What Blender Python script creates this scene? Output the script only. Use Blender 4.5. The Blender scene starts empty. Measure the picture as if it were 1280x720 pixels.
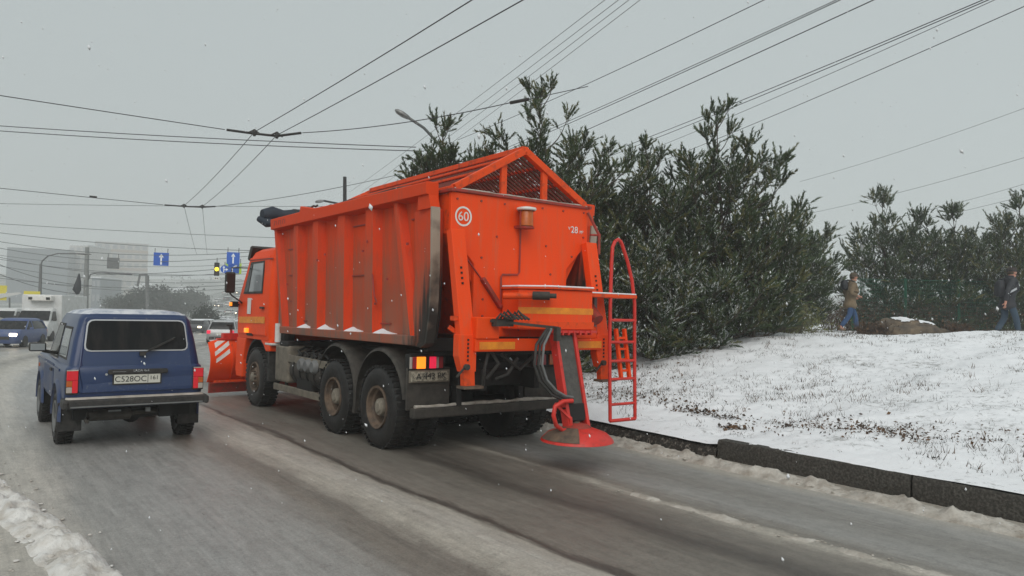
import bpy, bmesh, math, random
import numpy as np
from mathutils import Vector, Matrix
R = math.radians
rnd = random.Random(11)
sc = bpy.context.scene
COL = sc.collection

# ------------------------------------------------------------------ camera
YAW, PITCH, ROLL, CAMH = R(36.95), math.atan(32.6/924), R(1.2), 1.78
fw = Vector((math.sin(YAW)*math.cos(PITCH), math.cos(YAW)*math.cos(PITCH), math.sin(PITCH)))
r0 = Vector((math.cos(YAW), -math.sin(YAW), 0)); u0 = r0.cross(fw)
rt = r0*math.cos(ROLL)+u0*math.sin(ROLL); up = u0*math.cos(ROLL)-r0*math.sin(ROLL)
cam = bpy.data.objects.new('camera', bpy.data.cameras.new('camera')); COL.objects.link(cam)
cam.matrix_world = Matrix(((rt.x, up.x, -fw.x, 0), (rt.y, up.y, -fw.y, 0), (rt.z, up.z, -fw.z, CAMH), (0, 0, 0, 1)))
cam.data.sensor_width = 36; cam.data.lens = 924/1280*36; cam.data.clip_start = .05; cam.data.clip_end = 2000
sc.camera = cam

# ------------------------------------------------------------------ sky, sun, exposure
SUN_EL, SUN_AZ = R(40), R(216)          # azimuth clockwise from +Y: behind the camera, to its left
w = bpy.data.worlds.new('World'); sc.world = w; w.use_nodes = True
nt = w.node_tree; bg = nt.nodes['Background']
sky = nt.nodes.new('ShaderNodeTexSky'); sky.sky_type = 'NISHITA'; sky.sun_disc = False
sky.sun_elevation = SUN_EL; sky.sun_rotation = SUN_AZ; sky.dust_density = 6; sky.air_density = 1
mx = nt.nodes.new('ShaderNodeMixRGB'); mx.inputs[0].default_value = .93
mx.inputs[2].default_value = (4.95, 5.48, 5.50, 1)   # the even grey of a snow cloud
nt.links.new(sky.outputs[0], mx.inputs[1]); nt.links.new(mx.outputs[0], bg.inputs[0])
bg.inputs[1].default_value = .1
sl = bpy.data.lights.new('sun', 'SUN'); sl.energy = 1.7; sl.angle = R(50); sl.color = (1, .97, .93)
so = bpy.data.objects.new('sun', sl); COL.objects.link(so)
sd = Vector((math.sin(SUN_AZ)*math.cos(SUN_EL), math.cos(SUN_AZ)*math.cos(SUN_EL), math.sin(SUN_EL)))
so.rotation_euler = sd.to_track_quat('Z', 'Y').to_euler(); so.location = sd*60
sc.view_settings.view_transform = 'Standard'; sc.view_settings.look = 'None'
sc.view_settings.exposure = 0; sc.view_settings.gamma = 1
sc.render.engine = 'CYCLES'; sc.cycles.use_denoising = True
sc.cycles.max_bounces = 6; sc.cycles.diffuse_bounces = 3; sc.cycles.glossy_bounces = 3
sc.cycles.transmission_bounces = 4; sc.cycles.volume_bounces = 2; sc.cycles.transparent_max_bounces = 8
sc.cycles.caustics_reflective = False; sc.cycles.caustics_refractive = False

# ------------------------------------------------------------------ helpers
def tag(o, label=None, cat=None, group=None, kind=None):
    if label: o['label'] = label
    if cat: o['category'] = cat
    if group: o['group'] = group
    if kind: o['kind'] = kind
    return o
def thing(name, loc, label, cat, rotz=0, group=None):
    o = bpy.data.objects.new(name, None); COL.objects.link(o)
    o.location = loc; o.rotation_euler = (0, 0, rotz); o.empty_display_size = .2
    return tag(o, label, cat, group)
def copy_tree(o, parent=None):
    c = o.copy(); COL.objects.link(c); c.parent = parent
    for ch in o.children: copy_tree(ch, c)
    return c
def root_of(o):
    while o.parent: o = o.parent
    return o
class MB:
    """collects geometry for ONE mesh object, in world coordinates unless local=True at build"""
    def __init__(s): s.v = []; s.f = []; s.m = []
    def add(s, vs, fs, m=0):
        n = len(s.v); s.v += [tuple(v) for v in vs]
        for f in fs: s.f.append([i+n for i in f]); s.m.append(m)
        return s
    def box(s, c, d, rot=None, m=0):
        x, y, z = d[0]/2, d[1]/2, d[2]/2; c = Vector(c)
        vs = [Vector(p) for p in ((-x,-y,-z),(x,-y,-z),(x,y,-z),(-x,y,-z),(-x,-y,z),(x,-y,z),(x,y,z),(-x,y,z))]
        if rot is not None: vs = [rot @ v for v in vs]
        return s.add([v+c for v in vs], [(0,3,2,1),(4,5,6,7),(0,1,5,4),(1,2,6,5),(2,3,7,6),(3,0,4,7)], m)
    def bar(s, a, b, wd, h, m=0, upv=(0,0,1)):
        a, b = Vector(a), Vector(b); d = (b-a); L = d.length; d.normalize()
        u = Vector(upv)
        if abs(d.dot(u)) > .98: u = Vector((0,1,0))
        x = d.cross(u).normalized(); z = x.cross(d)
        return s.box((a+b)/2, (wd, L, h), Matrix((x, d, z)).transposed(), m)
    def prism(s, poly, axis, a, b, m=0, mside=None):
        n = len(poly)
        def P(p, t): return {'x': (t, p[0], p[1]), 'y': (p[0], t, p[1]), 'z': (p[0], p[1], t)}[axis]
        base = len(s.v)
        s.add([P(p, a) for p in poly]+[P(p, b) for p in poly], [])
        s.f.append([base+i for i in range(n)]); s.m.append(m)
        s.f.append([base+n+i for i in reversed(range(n))]); s.m.append(m)
        for i in range(n):
            j = (i+1) % n
            s.f.append([base+i, base+j, base+n+j, base+n+i]); s.m.append(m if mside is None else mside)
        return s
    def tube(s, pts, r, n=8, m=0, cap=True):
        pts = [Vector(p) for p in pts]; k = len(pts)
        rs = r if isinstance(r, (list, tuple)) else [r]*k
        base = len(s.v); px = None
        for i, p in enumerate(pts):
            d = (pts[min(i+1, k-1)]-pts[max(i-1, 0)]).normalized()
            if px is None:
                a = Vector((0,0,1)) if abs(d.z) < .9 else Vector((0,1,0))
                px = d.cross(a).normalized()
            px = (px-d*px.dot(d)).normalized(); py = d.cross(px)
            for j in range(n):
                t = 2*math.pi*j/n
                s.v.append(tuple(p+px*rs[i]*math.cos(t)+py*rs[i]*math.sin(t)))
        for i in range(k-1):
            for j in range(n):
                q = (j+1) % n
                s.f.append([base+i*n+j, base+i*n+q, base+(i+1)*n+q, base+(i+1)*n+j]); s.m.append(m)
        if cap:
            s.f.append([base+j for j in reversed(range(n))]); s.m.append(m)
            s.f.append([base+(k-1)*n+j for j in range(n)]); s.m.append(m)
        return s
    def lathe(s, prof, c, axis='x', n=32, m=0, a0=0, a1=2*math.pi):
        full = abs(a1-a0-2*math.pi) < 1e-6; k = n if full else n+1; base = len(s.v); c = Vector(c)
        for (h, r) in prof:
            for j in range(k):
                t = a0+(a1-a0)*j/n; p, q = r*math.cos(t), r*math.sin(t)
                s.v.append(tuple(c+Vector({'x': (h, p, q), 'y': (p, h, q), 'z': (p, q, h)}[axis])))
        for i in range(len(prof)-1):
            for j in range(n):
                q = (j+1) % k
                s.f.append([base+i*k+j, base+i*k+q, base+(i+1)*k+q, base+(i+1)*k+j]); s.m.append(m)
        return s
    def loft(s, rings, m=0, caps=True, closed=True):
        base = len(s.v); n = len(rings[0])
        for r_ in rings: s.v += [tuple(p) for p in r_]
        for i in range(len(rings)-1):
            for j in range(n if closed else n-1):
                q = (j+1) % n
                s.f.append([base+i*n+j, base+i*n+q, base+(i+1)*n+q, base+(i+1)*n+j]); s.m.append(m)
        if caps:
            s.f.append([base+j for j in reversed(range(n))]); s.m.append(m)
            s.f.append([base+(len(rings)-1)*n+j for j in range(n)]); s.m.append(m)
        return s
    def build(s, name, mats, parent=None, smooth=None, bevel=0, local=False, normals=True):
        off = Vector((0,0,0)) if (local or parent is None) else root_of(parent).location
        me = bpy.data.meshes.new(name)
        me.from_pydata([(v[0]-off.x, v[1]-off.y, v[2]-off.z) for v in s.v], [], s.f)
        mats = mats if isinstance(mats, (list, tuple)) else [mats]
        for mm in mats: me.materials.append(mm)
        if len(mats) > 1: me.polygons.foreach_set('material_index', s.m)
        if normals:
            bm = bmesh.new(); bm.from_mesh(me); bmesh.ops.recalc_face_normals(bm, faces=bm.faces); bm.to_mesh(me); bm.free()
        if smooth:
            me.polygons.foreach_set('use_smooth', [True]*len(me.polygons)); me.set_sharp_from_angle(angle=R(smooth))
        o = bpy.data.objects.new(name, me); COL.objects.link(o); o.parent = parent
        if bevel:
            b = o.modifiers.new('bevel', 'BEVEL'); b.width = bevel; b.segments = 2; b.limit_method = 'ANGLE'; b.angle_limit = R(40)
        return o
def np_mesh(name, V, F, mats, mi=None, parent=None, smooth=False):
    """triangles / quads from numpy arrays"""
    me = bpy.data.meshes.new(name); k = F.shape[1]
    me.vertices.add(len(V)); me.vertices.foreach_set('co', np.asarray(V, np.float32).ravel())
    me.loops.add(F.size); me.loops.foreach_set('vertex_index', F.astype(np.int32).ravel())
    me.polygons.add(len(F)); me.polygons.foreach_set('loop_start', np.arange(0, F.size, k, dtype=np.int32))
    for mm in mats: me.materials.append(mm)
    if mi is not None: me.polygons.foreach_set('material_index', mi.astype(np.int32))
    if smooth: me.polygons.foreach_set('use_smooth', np.ones(len(F), bool))
    me.update(calc_edges=True); me.validate()
    o = bpy.data.objects.new(name, me); COL.objects.link(o); o.parent = parent
    return o
def rrect(cx, hw, y0, y1, r, z, n=4):
    pts = []
    for (x, y, a) in ((cx+hw-r, y0+r, -90), (cx+hw-r, y1-r, 0), (cx-hw+r, y1-r, 90), (cx-hw+r, y0+r, 180)):
        for i in range(n+1):
            t = R(a+90*i/n); pts.append((x+r*math.cos(t), y+r*math.sin(t), z))
    return pts
def text(name, s, size, loc, mat, parent, rot=(90,0,0), ext=.002, align='CENTER', sx=1):
    cu = bpy.data.curves.new(name, 'FONT'); cu.body = s; cu.size = size; cu.extrude = ext; cu.align_x = align; cu.align_y = 'CENTER'
    t = bpy.data.objects.new(name, cu); COL.objects.link(t)
    me = bpy.data.meshes.new_from_object(t.evaluated_get(bpy.context.evaluated_depsgraph_get()))
    bpy.data.objects.remove(t); bpy.data.curves.remove(cu)
    me.transform(Matrix.Diagonal((sx, 1, 1, 1)))
    me.transform(Matrix.Rotation(R(rot[2]), 4, 'Z') @ Matrix.Rotation(R(rot[1]), 4, 'Y') @ Matrix.Rotation(R(rot[0]), 4, 'X'))
    off = root_of(parent).location if parent else Vector()
    me.transform(Matrix.Translation(Vector(loc)-off)); me.name = name
    me.materials.clear(); me.materials.append(mat)
    o = bpy.data.objects.new(name, me); COL.objects.link(o); o.parent = parent
    return o

# ------------------------------------------------------------------ materials
def mat(name, col, rough=.6, metal=0, col2=None, scale=6, lo=.35, hi=.7, stretch=None, bump=0, bscale=40, coat=0, emit=None, estr=0, spec=None, detail=6):
    m = bpy.data.materials.new(name); m.use_nodes = True; t = m.node_tree; b = t.nodes['Principled BSDF']
    b.inputs['Base Color'].default_value = (*col, 1); b.inputs['Roughness'].default_value = rough; b.inputs['Metallic'].default_value = metal
    if coat: b.inputs['Coat Weight'].default_value = coat; b.inputs['Coat Roughness'].default_value = .12
    if spec is not None: b.inputs['Specular IOR Level'].default_value = spec
    if emit: b.inputs['Emission Color'].default_value = (*emit, 1); b.inputs['Emission Strength'].default_value = estr
    g = t.nodes.new('ShaderNodeTexCoord'); src = g.outputs['Object']
    if stretch:
        mp = t.nodes.new('ShaderNodeMapping'); mp.inputs['Scale'].default_value = stretch; t.links.new(src, mp.inputs[0]); src = mp.outputs[0]
    if col2:
        n = t.nodes.new('ShaderNodeTexNoise'); n.inputs['Scale'].default_value = scale; n.inputs['Detail'].default_value = detail; n.inputs['Roughness'].default_value = .65
        t.links.new(src, n.inputs['Vector'])
        rp = t.nodes.new('ShaderNodeValToRGB'); rp.color_ramp.elements[0].position = lo; rp.color_ramp.elements[1].position = hi
        rp.color_ramp.elements[0].color = (*col, 1); rp.color_ramp.elements[1].color = (*col2, 1)
        t.links.new(n.outputs['Fac'], rp.inputs[0]); t.links.new(rp.outputs[0], b.inputs['Base Color'])
    if bump:
        n = t.nodes.new('ShaderNodeTexNoise'); n.inputs['Scale'].default_value = bscale; n.inputs['Detail'].default_value = 5
        t.links.new(src, n.inputs['Vector']); bp = t.nodes.new('ShaderNodeBump'); bp.inputs['Strength'].default_value = bump; bp.inputs['Distance'].default_value = .02
        t.links.new(n.outputs['Fac'], bp.inputs['Height']); t.links.new(bp.outputs[0], b.inputs['Normal'])
    return m
def N(t, kind, **k):
    n = t.nodes.new(kind)
    for a, v in k.items(): setattr(n, a, v)
    return n
def math_(t, op, a, b=None, clamp=False):
    n = N(t, 'ShaderNodeMath', operation=op, use_clamp=clamp)
    for i, x in enumerate((a, b)):
        if x is None: continue
        if hasattr(x, 'is_linked') or hasattr(x, 'links'): t.links.new(x, n.inputs[i])
        else: n.inputs[i].default_value = x
    return n.outputs[0]
ORANGE = (.86, .070, .005)
M = {}
M['orange'] = mat('orange_paint', ORANGE, .5, col2=(.70, .062, .006), scale=2.2, lo=.45, hi=.85, spec=.22)
M['orange_salt'] = mat('orange_paint_with_salt_film', (.86, .068, .005), .5, spec=.25, col2=(.60, .125, .05), scale=2.6, lo=.50, hi=.88, stretch=(5, 5, .55), detail=8)
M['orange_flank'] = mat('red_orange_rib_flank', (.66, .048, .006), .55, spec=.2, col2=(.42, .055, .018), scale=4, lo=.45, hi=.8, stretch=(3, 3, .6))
M['orange_worn'] = mat('worn_orange_paint', (.76, .072, .008), .55, spec=.25, col2=(.30, .055, .025), scale=9, lo=.52, hi=.74)
M['red'] = mat('red_paint', (.62, .03, .02), .45, col2=(.35, .03, .02), scale=10, lo=.5, hi=.75)
M['brown_red'] = mat('dirty_red_paint', (.36, .03, .02), .6, col2=(.14, .05, .03), scale=12, lo=.4, hi=.7)
M['sign_yellow'] = mat('pale_yellow_board', (.72, .62, .08), .6)
M['slat'] = mat('rusty_slat', (.22, .032, .018), .7, col2=(.09, .03, .02), scale=9)
M['yellow'] = mat('yellow_band', (.85, .30, .01), .5, col2=(.65, .17, .01), scale=8)
M['white'] = mat('white_paint', (.78, .77, .74), .5, col2=(.62, .6, .56), scale=8)
M['black'] = mat('black_rubber', (.016, .016, .016), .7, col2=(.05, .047, .042), scale=14, bump=.3)
M['tyre'] = mat('wet_tyre_rubber', (.006, .006, .006), .6, col2=(.020, .018, .016), scale=10, bump=.35, bscale=60)
M['grime'] = mat('road_grime', (.060, .053, .044), .75, col2=(.02, .018, .016), scale=7, bump=.25)
M['dark'] = mat('dark_chassis', (.011, .010, .009), .75, col2=(.007, .007, .007), scale=6)
M['tan'] = mat('dirty_beige_metal', (.21, .185, .145), .7, col2=(.08, .07, .055), scale=6, lo=.4, hi=.8)
M['rim'] = mat('muddy_rim', (.155, .105, .07), .75, col2=(.06, .045, .035), scale=9, bump=.3)
M['hub'] = mat('pale_hub', (.27, .24, .19), .65, col2=(.13, .11, .085), scale=9)
M['steel'] = mat('dull_steel', (.30, .30, .29), .45, .6, col2=(.12, .12, .12), scale=8)
M['grey'] = mat('grey_metal', (.17, .18, .18), .6, col2=(.12, .12, .12), scale=5)
M['belt'] = mat('grey_rubber_belt', (.095, .093, .085), .8, col2=(.06, .06, .055), scale=16, bump=.3)
M['glass'] = mat('painted_reflection_glass', (.008, .009, .010), .10, spec=.18, col2=(.030, .027, .025), scale=3.2, lo=.42, hi=.75, stretch=(2.2, 1, .5))  # upright grey streaks in the colour stand in for interior reflections
M['glass_pale'] = mat('sky_pale_side_glass', (.30, .33, .34), .12, spec=.8, col2=(.22, .24, .25), scale=3)  # sky seen in the panes is put into their pale base colour
M['snow'] = mat('snow', (.80, .82, .84), .85, col2=(.72, .74, .77), scale=5, bump=.35, bscale=30)
M['snow_dirty'] = mat('dirty_snow', (.50, .47, .42), .8, col2=(.27, .235, .19), scale=5, lo=.38, hi=.72, bump=.6, bscale=25)
M['navy'] = mat('navy_tarpaulin', (.012, .018, .032), .7, col2=(.022, .035, .05), scale=5, bump=.5, bscale=12)
M['blue'] = mat('blue_car_paint', (.007, .027, .098), .36, col2=(.018, .040, .098), scale=3.5, lo=.45, hi=.85, coat=.25)
M['blue_dirty'] = mat('blue_paint_with_road_dirt', (.016, .038, .115), .5, col2=(.10, .105, .125), scale=4, lo=.42, hi=.75)
M['lens_red'] = mat('red_lens', (.50, .012, .02), .25, emit=(1, .02, .04), estr=.16)
M['lens_red_off'] = mat('red_lens_unlit', (.35, .012, .02), .3)
M['lens_red_on'] = mat('red_lens_lit', (.6, .01, .05), .3, emit=(1, .02, .08), estr=.6)
M['lens_amber_on'] = mat('amber_lens_lit', (.9, .3, .02), .3, emit=(1, .25, .012), estr=1.25)
M['lens_amber'] = mat('amber_lens', (.55, .13, .015), .3, col2=(.4, .08, .01), scale=20)
M['lens_clear'] = mat('clear_lens', (.42, .38, .34), .25)
M['lens_white_on'] = mat('lit_headlamp', (.9, .85, .7), .2, emit=(1, .80, .55), estr=7)
M['plate'] = mat('number_plate_white', (.62, .62, .55), .5)
M['plate_dirty'] = mat('number_plate_muddy', (.40, .37, .29), .6, col2=(.11, .10, .08), scale=24, lo=.42, hi=.62)
M['ink'] = mat('plate_black', (.02, .02, .02), .6)
M['silver'] = mat('silver_trim', (.55, .56, .57), .3, .7)
M['trim_grey'] = mat('pale_window_seal', (.50, .52, .54), .4)
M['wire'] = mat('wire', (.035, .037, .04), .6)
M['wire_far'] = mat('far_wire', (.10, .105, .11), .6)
M['concrete'] = mat('concrete_post', (.26, .27, .26), .85, col2=(.19, .2, .2), scale=4)
M['sign_blue'] = mat('sign_blue', (.012, .10, .48), .4, spec=.3)
M['sign_white'] = mat('sign_white', (.82, .84, .86), .4)
M['sign_lime'] = mat('sign_lime', (.55, .75, .04), .45)
M['bark'] = mat('pine_bark', (.085, .065, .05), .9, col2=(.04, .032, .027), scale=12, bump=.5)
M['needle'] = mat('pine_needles', (.070, .105, .036), .55, col2=(.026, .048, .022), scale=1.6, lo=.35, hi=.65)
M['needle2'] = mat('olive_pine_needles', (.15, .145, .045), .6, col2=(.075, .09, .03), scale=2, lo=.35, hi=.65)
M['needle_snow'] = mat('snowy_needles', (.62, .65, .64), .8)
M['leaf_far'] = mat('far_foliage', (.030, .042, .030), .8, col2=(.016, .026, .02), scale=1)
M['grass_dry'] = mat('dry_grass', (.10, .075, .045), .85, col2=(.035, .032, .025), scale=1.5, lo=.35, hi=.6)
M['leaf_brown'] = mat('dead_leaves', (.16, .085, .04), .85, col2=(.035, .025, .018), scale=5, lo=.35, hi=.6)
M['twig'] = mat('bare_twigs', (.09, .065, .05), .9, col2=(.05, .04, .033), scale=3)
M['fence_green'] = mat('green_fence_wire', (.012, .085, .05), .5)
M['skin'] = mat('skin', (.50, .24, .17), .55)
M['coat_brown'] = mat('khaki_brown_coat', (.21, .155, .095), .85, col2=(.13, .095, .058), scale=8, bump=.4, bscale=14)
M['coat_black'] = mat('black_jacket', (.014, .016, .022), .7, col2=(.028, .03, .036), scale=7, bump=.4, bscale=14)
M['jeans'] = mat('blue_jeans', (.022, .06, .155), .85, col2=(.04, .085, .17), scale=7, bump=.2)
M['jeans_dark'] = mat('dark_jeans', (.03, .055, .085), .85, col2=(.045, .07, .1), scale=7)
M['boot'] = mat('dark_boots', (.03, .022, .018), .6)
M['boot_tan'] = mat('tan_shoes', (.20, .12, .08), .7)
M['wool_brown'] = mat('brown_wool', (.085, .065, .045), .95, bump=.6, bscale=60)
M['wool_black'] = mat('black_wool', (.035, .028, .026), .95, bump=.6, bscale=60)
M['reflect'] = mat('grey_reflective_tape', (.42, .44, .46), .4)
M['stone'] = mat('brown_boulder', (.21, .16, .105), .9, col2=(.06, .052, .045), scale=3, lo=.3, hi=.65, bump=.9, bscale=9)
M['rust'] = mat('rusty_soil', (.14, .07, .035), .95, col2=(.08, .05, .03), scale=9)
M['lamp_yellow_on'] = mat('lit_yellow_signal', (.9, .6, .02), .3, emit=(1, .72, .05), estr=2.2)
M['signal_dark'] = mat('dark_signal_lens', (.03, .012, .01), .3)
M['facade_glass'] = mat('grey_glass_facade', (.16, .19, .215), .3, col2=(.12, .145, .17), scale=.4)
M['facade_pale'] = mat('pale_panel_facade', (.48, .47, .45), .8, col2=(.40, .39, .375), scale=.3)
M['facade_tan'] = mat('tan_brick_band', (.37, .30, .24), .85)
M['pane_far'] = mat('mist_paled_window_pane', (.27, .285, .30), .3)  # lighter than the near pane: fading in the mist put into the colour
M['pane'] = mat('window_pane', (.07, .085, .10), .15)
M['roof_snow'] = mat('snowed_roof', (.68, .70, .72), .9)
M['sign_red'] = mat('red_banner', (.50, .07, .05), .6)
M['bus_white'] = mat('white_van_paint', (.66, .67, .67), .4, col2=(.52, .52, .50), scale=2.5, coat=.2)
M['car_silver'] = mat('silver_car_paint', (.46, .47, .48), .35, .3, col2=(.36, .36, .35), scale=3)
M['car_gold'] = mat('beige_car_paint', (.36, .33, .25), .4, col2=(.25, .23, .18), scale=3)
M['car_blue'] = mat('bright_blue_car_paint', (.04, .075, .22), .4, col2=(.09, .12, .22), scale=3)
M['car_dark'] = mat('dark_car_paint', (.05, .055, .065), .4)
M['awning'] = mat('pale_awning', (.62, .62, .60), .8)

def dirty_orange():
    m = mat('orange_paint_under_road_dirt', ORANGE, .6, spec=.2); t = m.node_tree; b = t.nodes['Principled BSDF']
    g = N(t, 'ShaderNodeNewGeometry'); sp = N(t, 'ShaderNodeSeparateXYZ'); t.links.new(g.outputs['Position'], sp.inputs[0])
    hgt = math_(t, 'SUBTRACT', 1, math_(t, 'DIVIDE', math_(t, 'SUBTRACT', sp.outputs[2], 1.3), 2.0), True)     # 1 at the sill, 0 at the rail
    mp = N(t, 'ShaderNodeMapping'); mp.inputs['Scale'].default_value = (5, 5, .45); t.links.new(g.outputs['Position'], mp.inputs[0])
    n = N(t, 'ShaderNodeTexNoise'); n.inputs['Scale'].default_value = 2.2; n.inputs['Detail'].default_value = 7; n.inputs['Roughness'].default_value = .7
    t.links.new(mp.outputs[0], n.inputs['Vector'])
    n2 = N(t, 'ShaderNodeTexNoise'); n2.inputs['Scale'].default_value = 1.1; n2.inputs['Detail'].default_value = 4; t.links.new(g.outputs['Position'], n2.inputs['Vector'])
    f = math_(t, 'ADD', math_(t, 'MULTIPLY', hgt, .58), math_(t, 'MULTIPLY', n.outputs['Fac'], .75))
    f = math_(t, 'ADD', f, math_(t, 'MULTIPLY', n2.outputs['Fac'], .55))
    f = math_(t, 'MULTIPLY', math_(t, 'SUBTRACT', f, .695), 1.6, True)
    c = N(t, 'ShaderNodeValToRGB'); e = c.color_ramp.elements
    e[0].position = 0; e[0].color = (.70, .058, .008, 1); e[1].position = 1; e[1].color = (.20, .125, .098, 1)
    k = e.new(.45); k.color = (.43, .088, .042, 1)
    k = e.new(.78); k.color = (.33, .115, .07, 1)
    t.links.new(f, c.inputs[0])
    # mud thrown up on the rear lower corner
    mu = math_(t, 'ADD', math_(t, 'MULTIPLY', math_(t, 'SUBTRACT', 8.05, sp.outputs[1]), 1.9), math_(t, 'MULTIPLY', math_(t, 'SUBTRACT', 1.75, sp.outputs[2]), 1.0))
    mu = math_(t, 'ADD', mu, math_(t, 'MULTIPLY', math_(t, 'SUBTRACT', n.outputs['Fac'], .5), 1.6))
    mu = math_(t, 'MULTIPLY', math_(t, 'SUBTRACT', mu, .25), 2.2, True)
    mu = math_(t, 'MULTIPLY', mu, math_(t, 'GREATER_THAN', 8.3, sp.outputs[1]))
    mm_ = N(t, 'ShaderNodeMixRGB'); mm_.inputs[2].default_value = (.032, .028, .024, 1)
    t.links.new(mu, mm_.inputs[0]); t.links.new(c.outputs[0], mm_.inputs[1]); t.links.new(mm_.outputs[0], b.inputs['Base Color'])
    return m
M['orange_dirty'] = dirty_orange()

def post_mat():
    m = mat('bare_metal_end_post', (.3, .27, .22), .6); t = m.node_tree; b = t.nodes['Principled BSDF']
    g = N(t, 'ShaderNodeNewGeometry'); sp = N(t, 'ShaderNodeSeparateXYZ'); t.links.new(g.outputs['Position'], sp.inputs[0])
    n = N(t, 'ShaderNodeTexNoise'); n.inputs['Scale'].default_value = 4.5; n.inputs['Detail'].default_value = 7; t.links.new(g.outputs['Position'], n.inputs['Vector'])
    f = math_(t, 'ADD', math_(t, 'MULTIPLY', math_(t, 'SUBTRACT', sp.outputs[2], 1.45), .50), math_(t, 'MULTIPLY', math_(t, 'SUBTRACT', n.outputs['Fac'], .5), 1.1), True)
    c = N(t, 'ShaderNodeValToRGB'); e = c.color_ramp.elements
    e[0].position = .12; e[0].color = (.03, .027, .023, 1); e[1].position = .62; e[1].color = (.36, .30, .235, 1)
    k = e.new(.36); k.color = (.17, .13, .10, 1)
    t.links.new(f, c.inputs[0]); t.links.new(c.outputs[0], b.inputs['Base Color']); return m
M['post'] = post_mat()
# ------------------------------------------------------------------ ground
def drop(y): return -.013*max(0., y-14) if y < 120 else -.013*106
def bend(y): return 0. if y < 14 else (.0068*(y-14)**2 if y < 44 else .0068*900+.408*(y-44))
KX = 7.88                                                        # kerb face
def smooth01(t): t = np.clip(t, 0, 1); return t*t*(3-2*t)
def vnoise(x, y, seed=0):
    """cheap value noise on numpy arrays"""
    xi, yi = np.floor(x).astype(np.int64), np.floor(y).astype(np.int64); fx, fy = x-xi, y-yi
    def h(a, b):
        q = (a*374761393+b*668265263+seed*974711) & 0x7fffffff
        q = ((q ^ (q >> 13))*1274126177) & 0x7fffffff
        return ((q ^ (q >> 16)) & 0xffff)/65535.
    sx, sy = fx*fx*(3-2*fx), fy*fy*(3-2*fy)
    return (h(xi, yi)*(1-sx)+h(xi+1, yi)*sx)*(1-sy)+(h(xi, yi+1)*(1-sx)+h(xi+1, yi+1)*sx)*sy
def fbm(x, y, seed=0, o=4):
    s, a = 0, .5
    for i in range(o): s = s+a*vnoise(x*2**i, y*2**i, seed+i*17); a *= .5
    return s
def grid_mesh(name, xs, ys, zf, mats, smooth=True):
    X, Y = np.meshgrid(xs, ys); X, Y, Z = zf(X, Y)
    V = np.stack([X.ravel(), Y.ravel(), Z.ravel()], 1); nx, ny = len(xs), len(ys)
    i = (np.arange(ny-1)[:, None]*nx+np.arange(nx-1)[None]).ravel()
    F = np.stack([i, i+1, i+nx+1, i+nx], 1)
    return np_mesh(name, V, F, mats, smooth=smooth)
def drop_np(Y): return -.013*np.clip(Y-14, 0, 106)
def bend_np(Y): return np.where(Y < 14, 0, np.where(Y < 44, .0068*(Y-14)**2, .0068*900+.408*(Y-44)))

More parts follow.
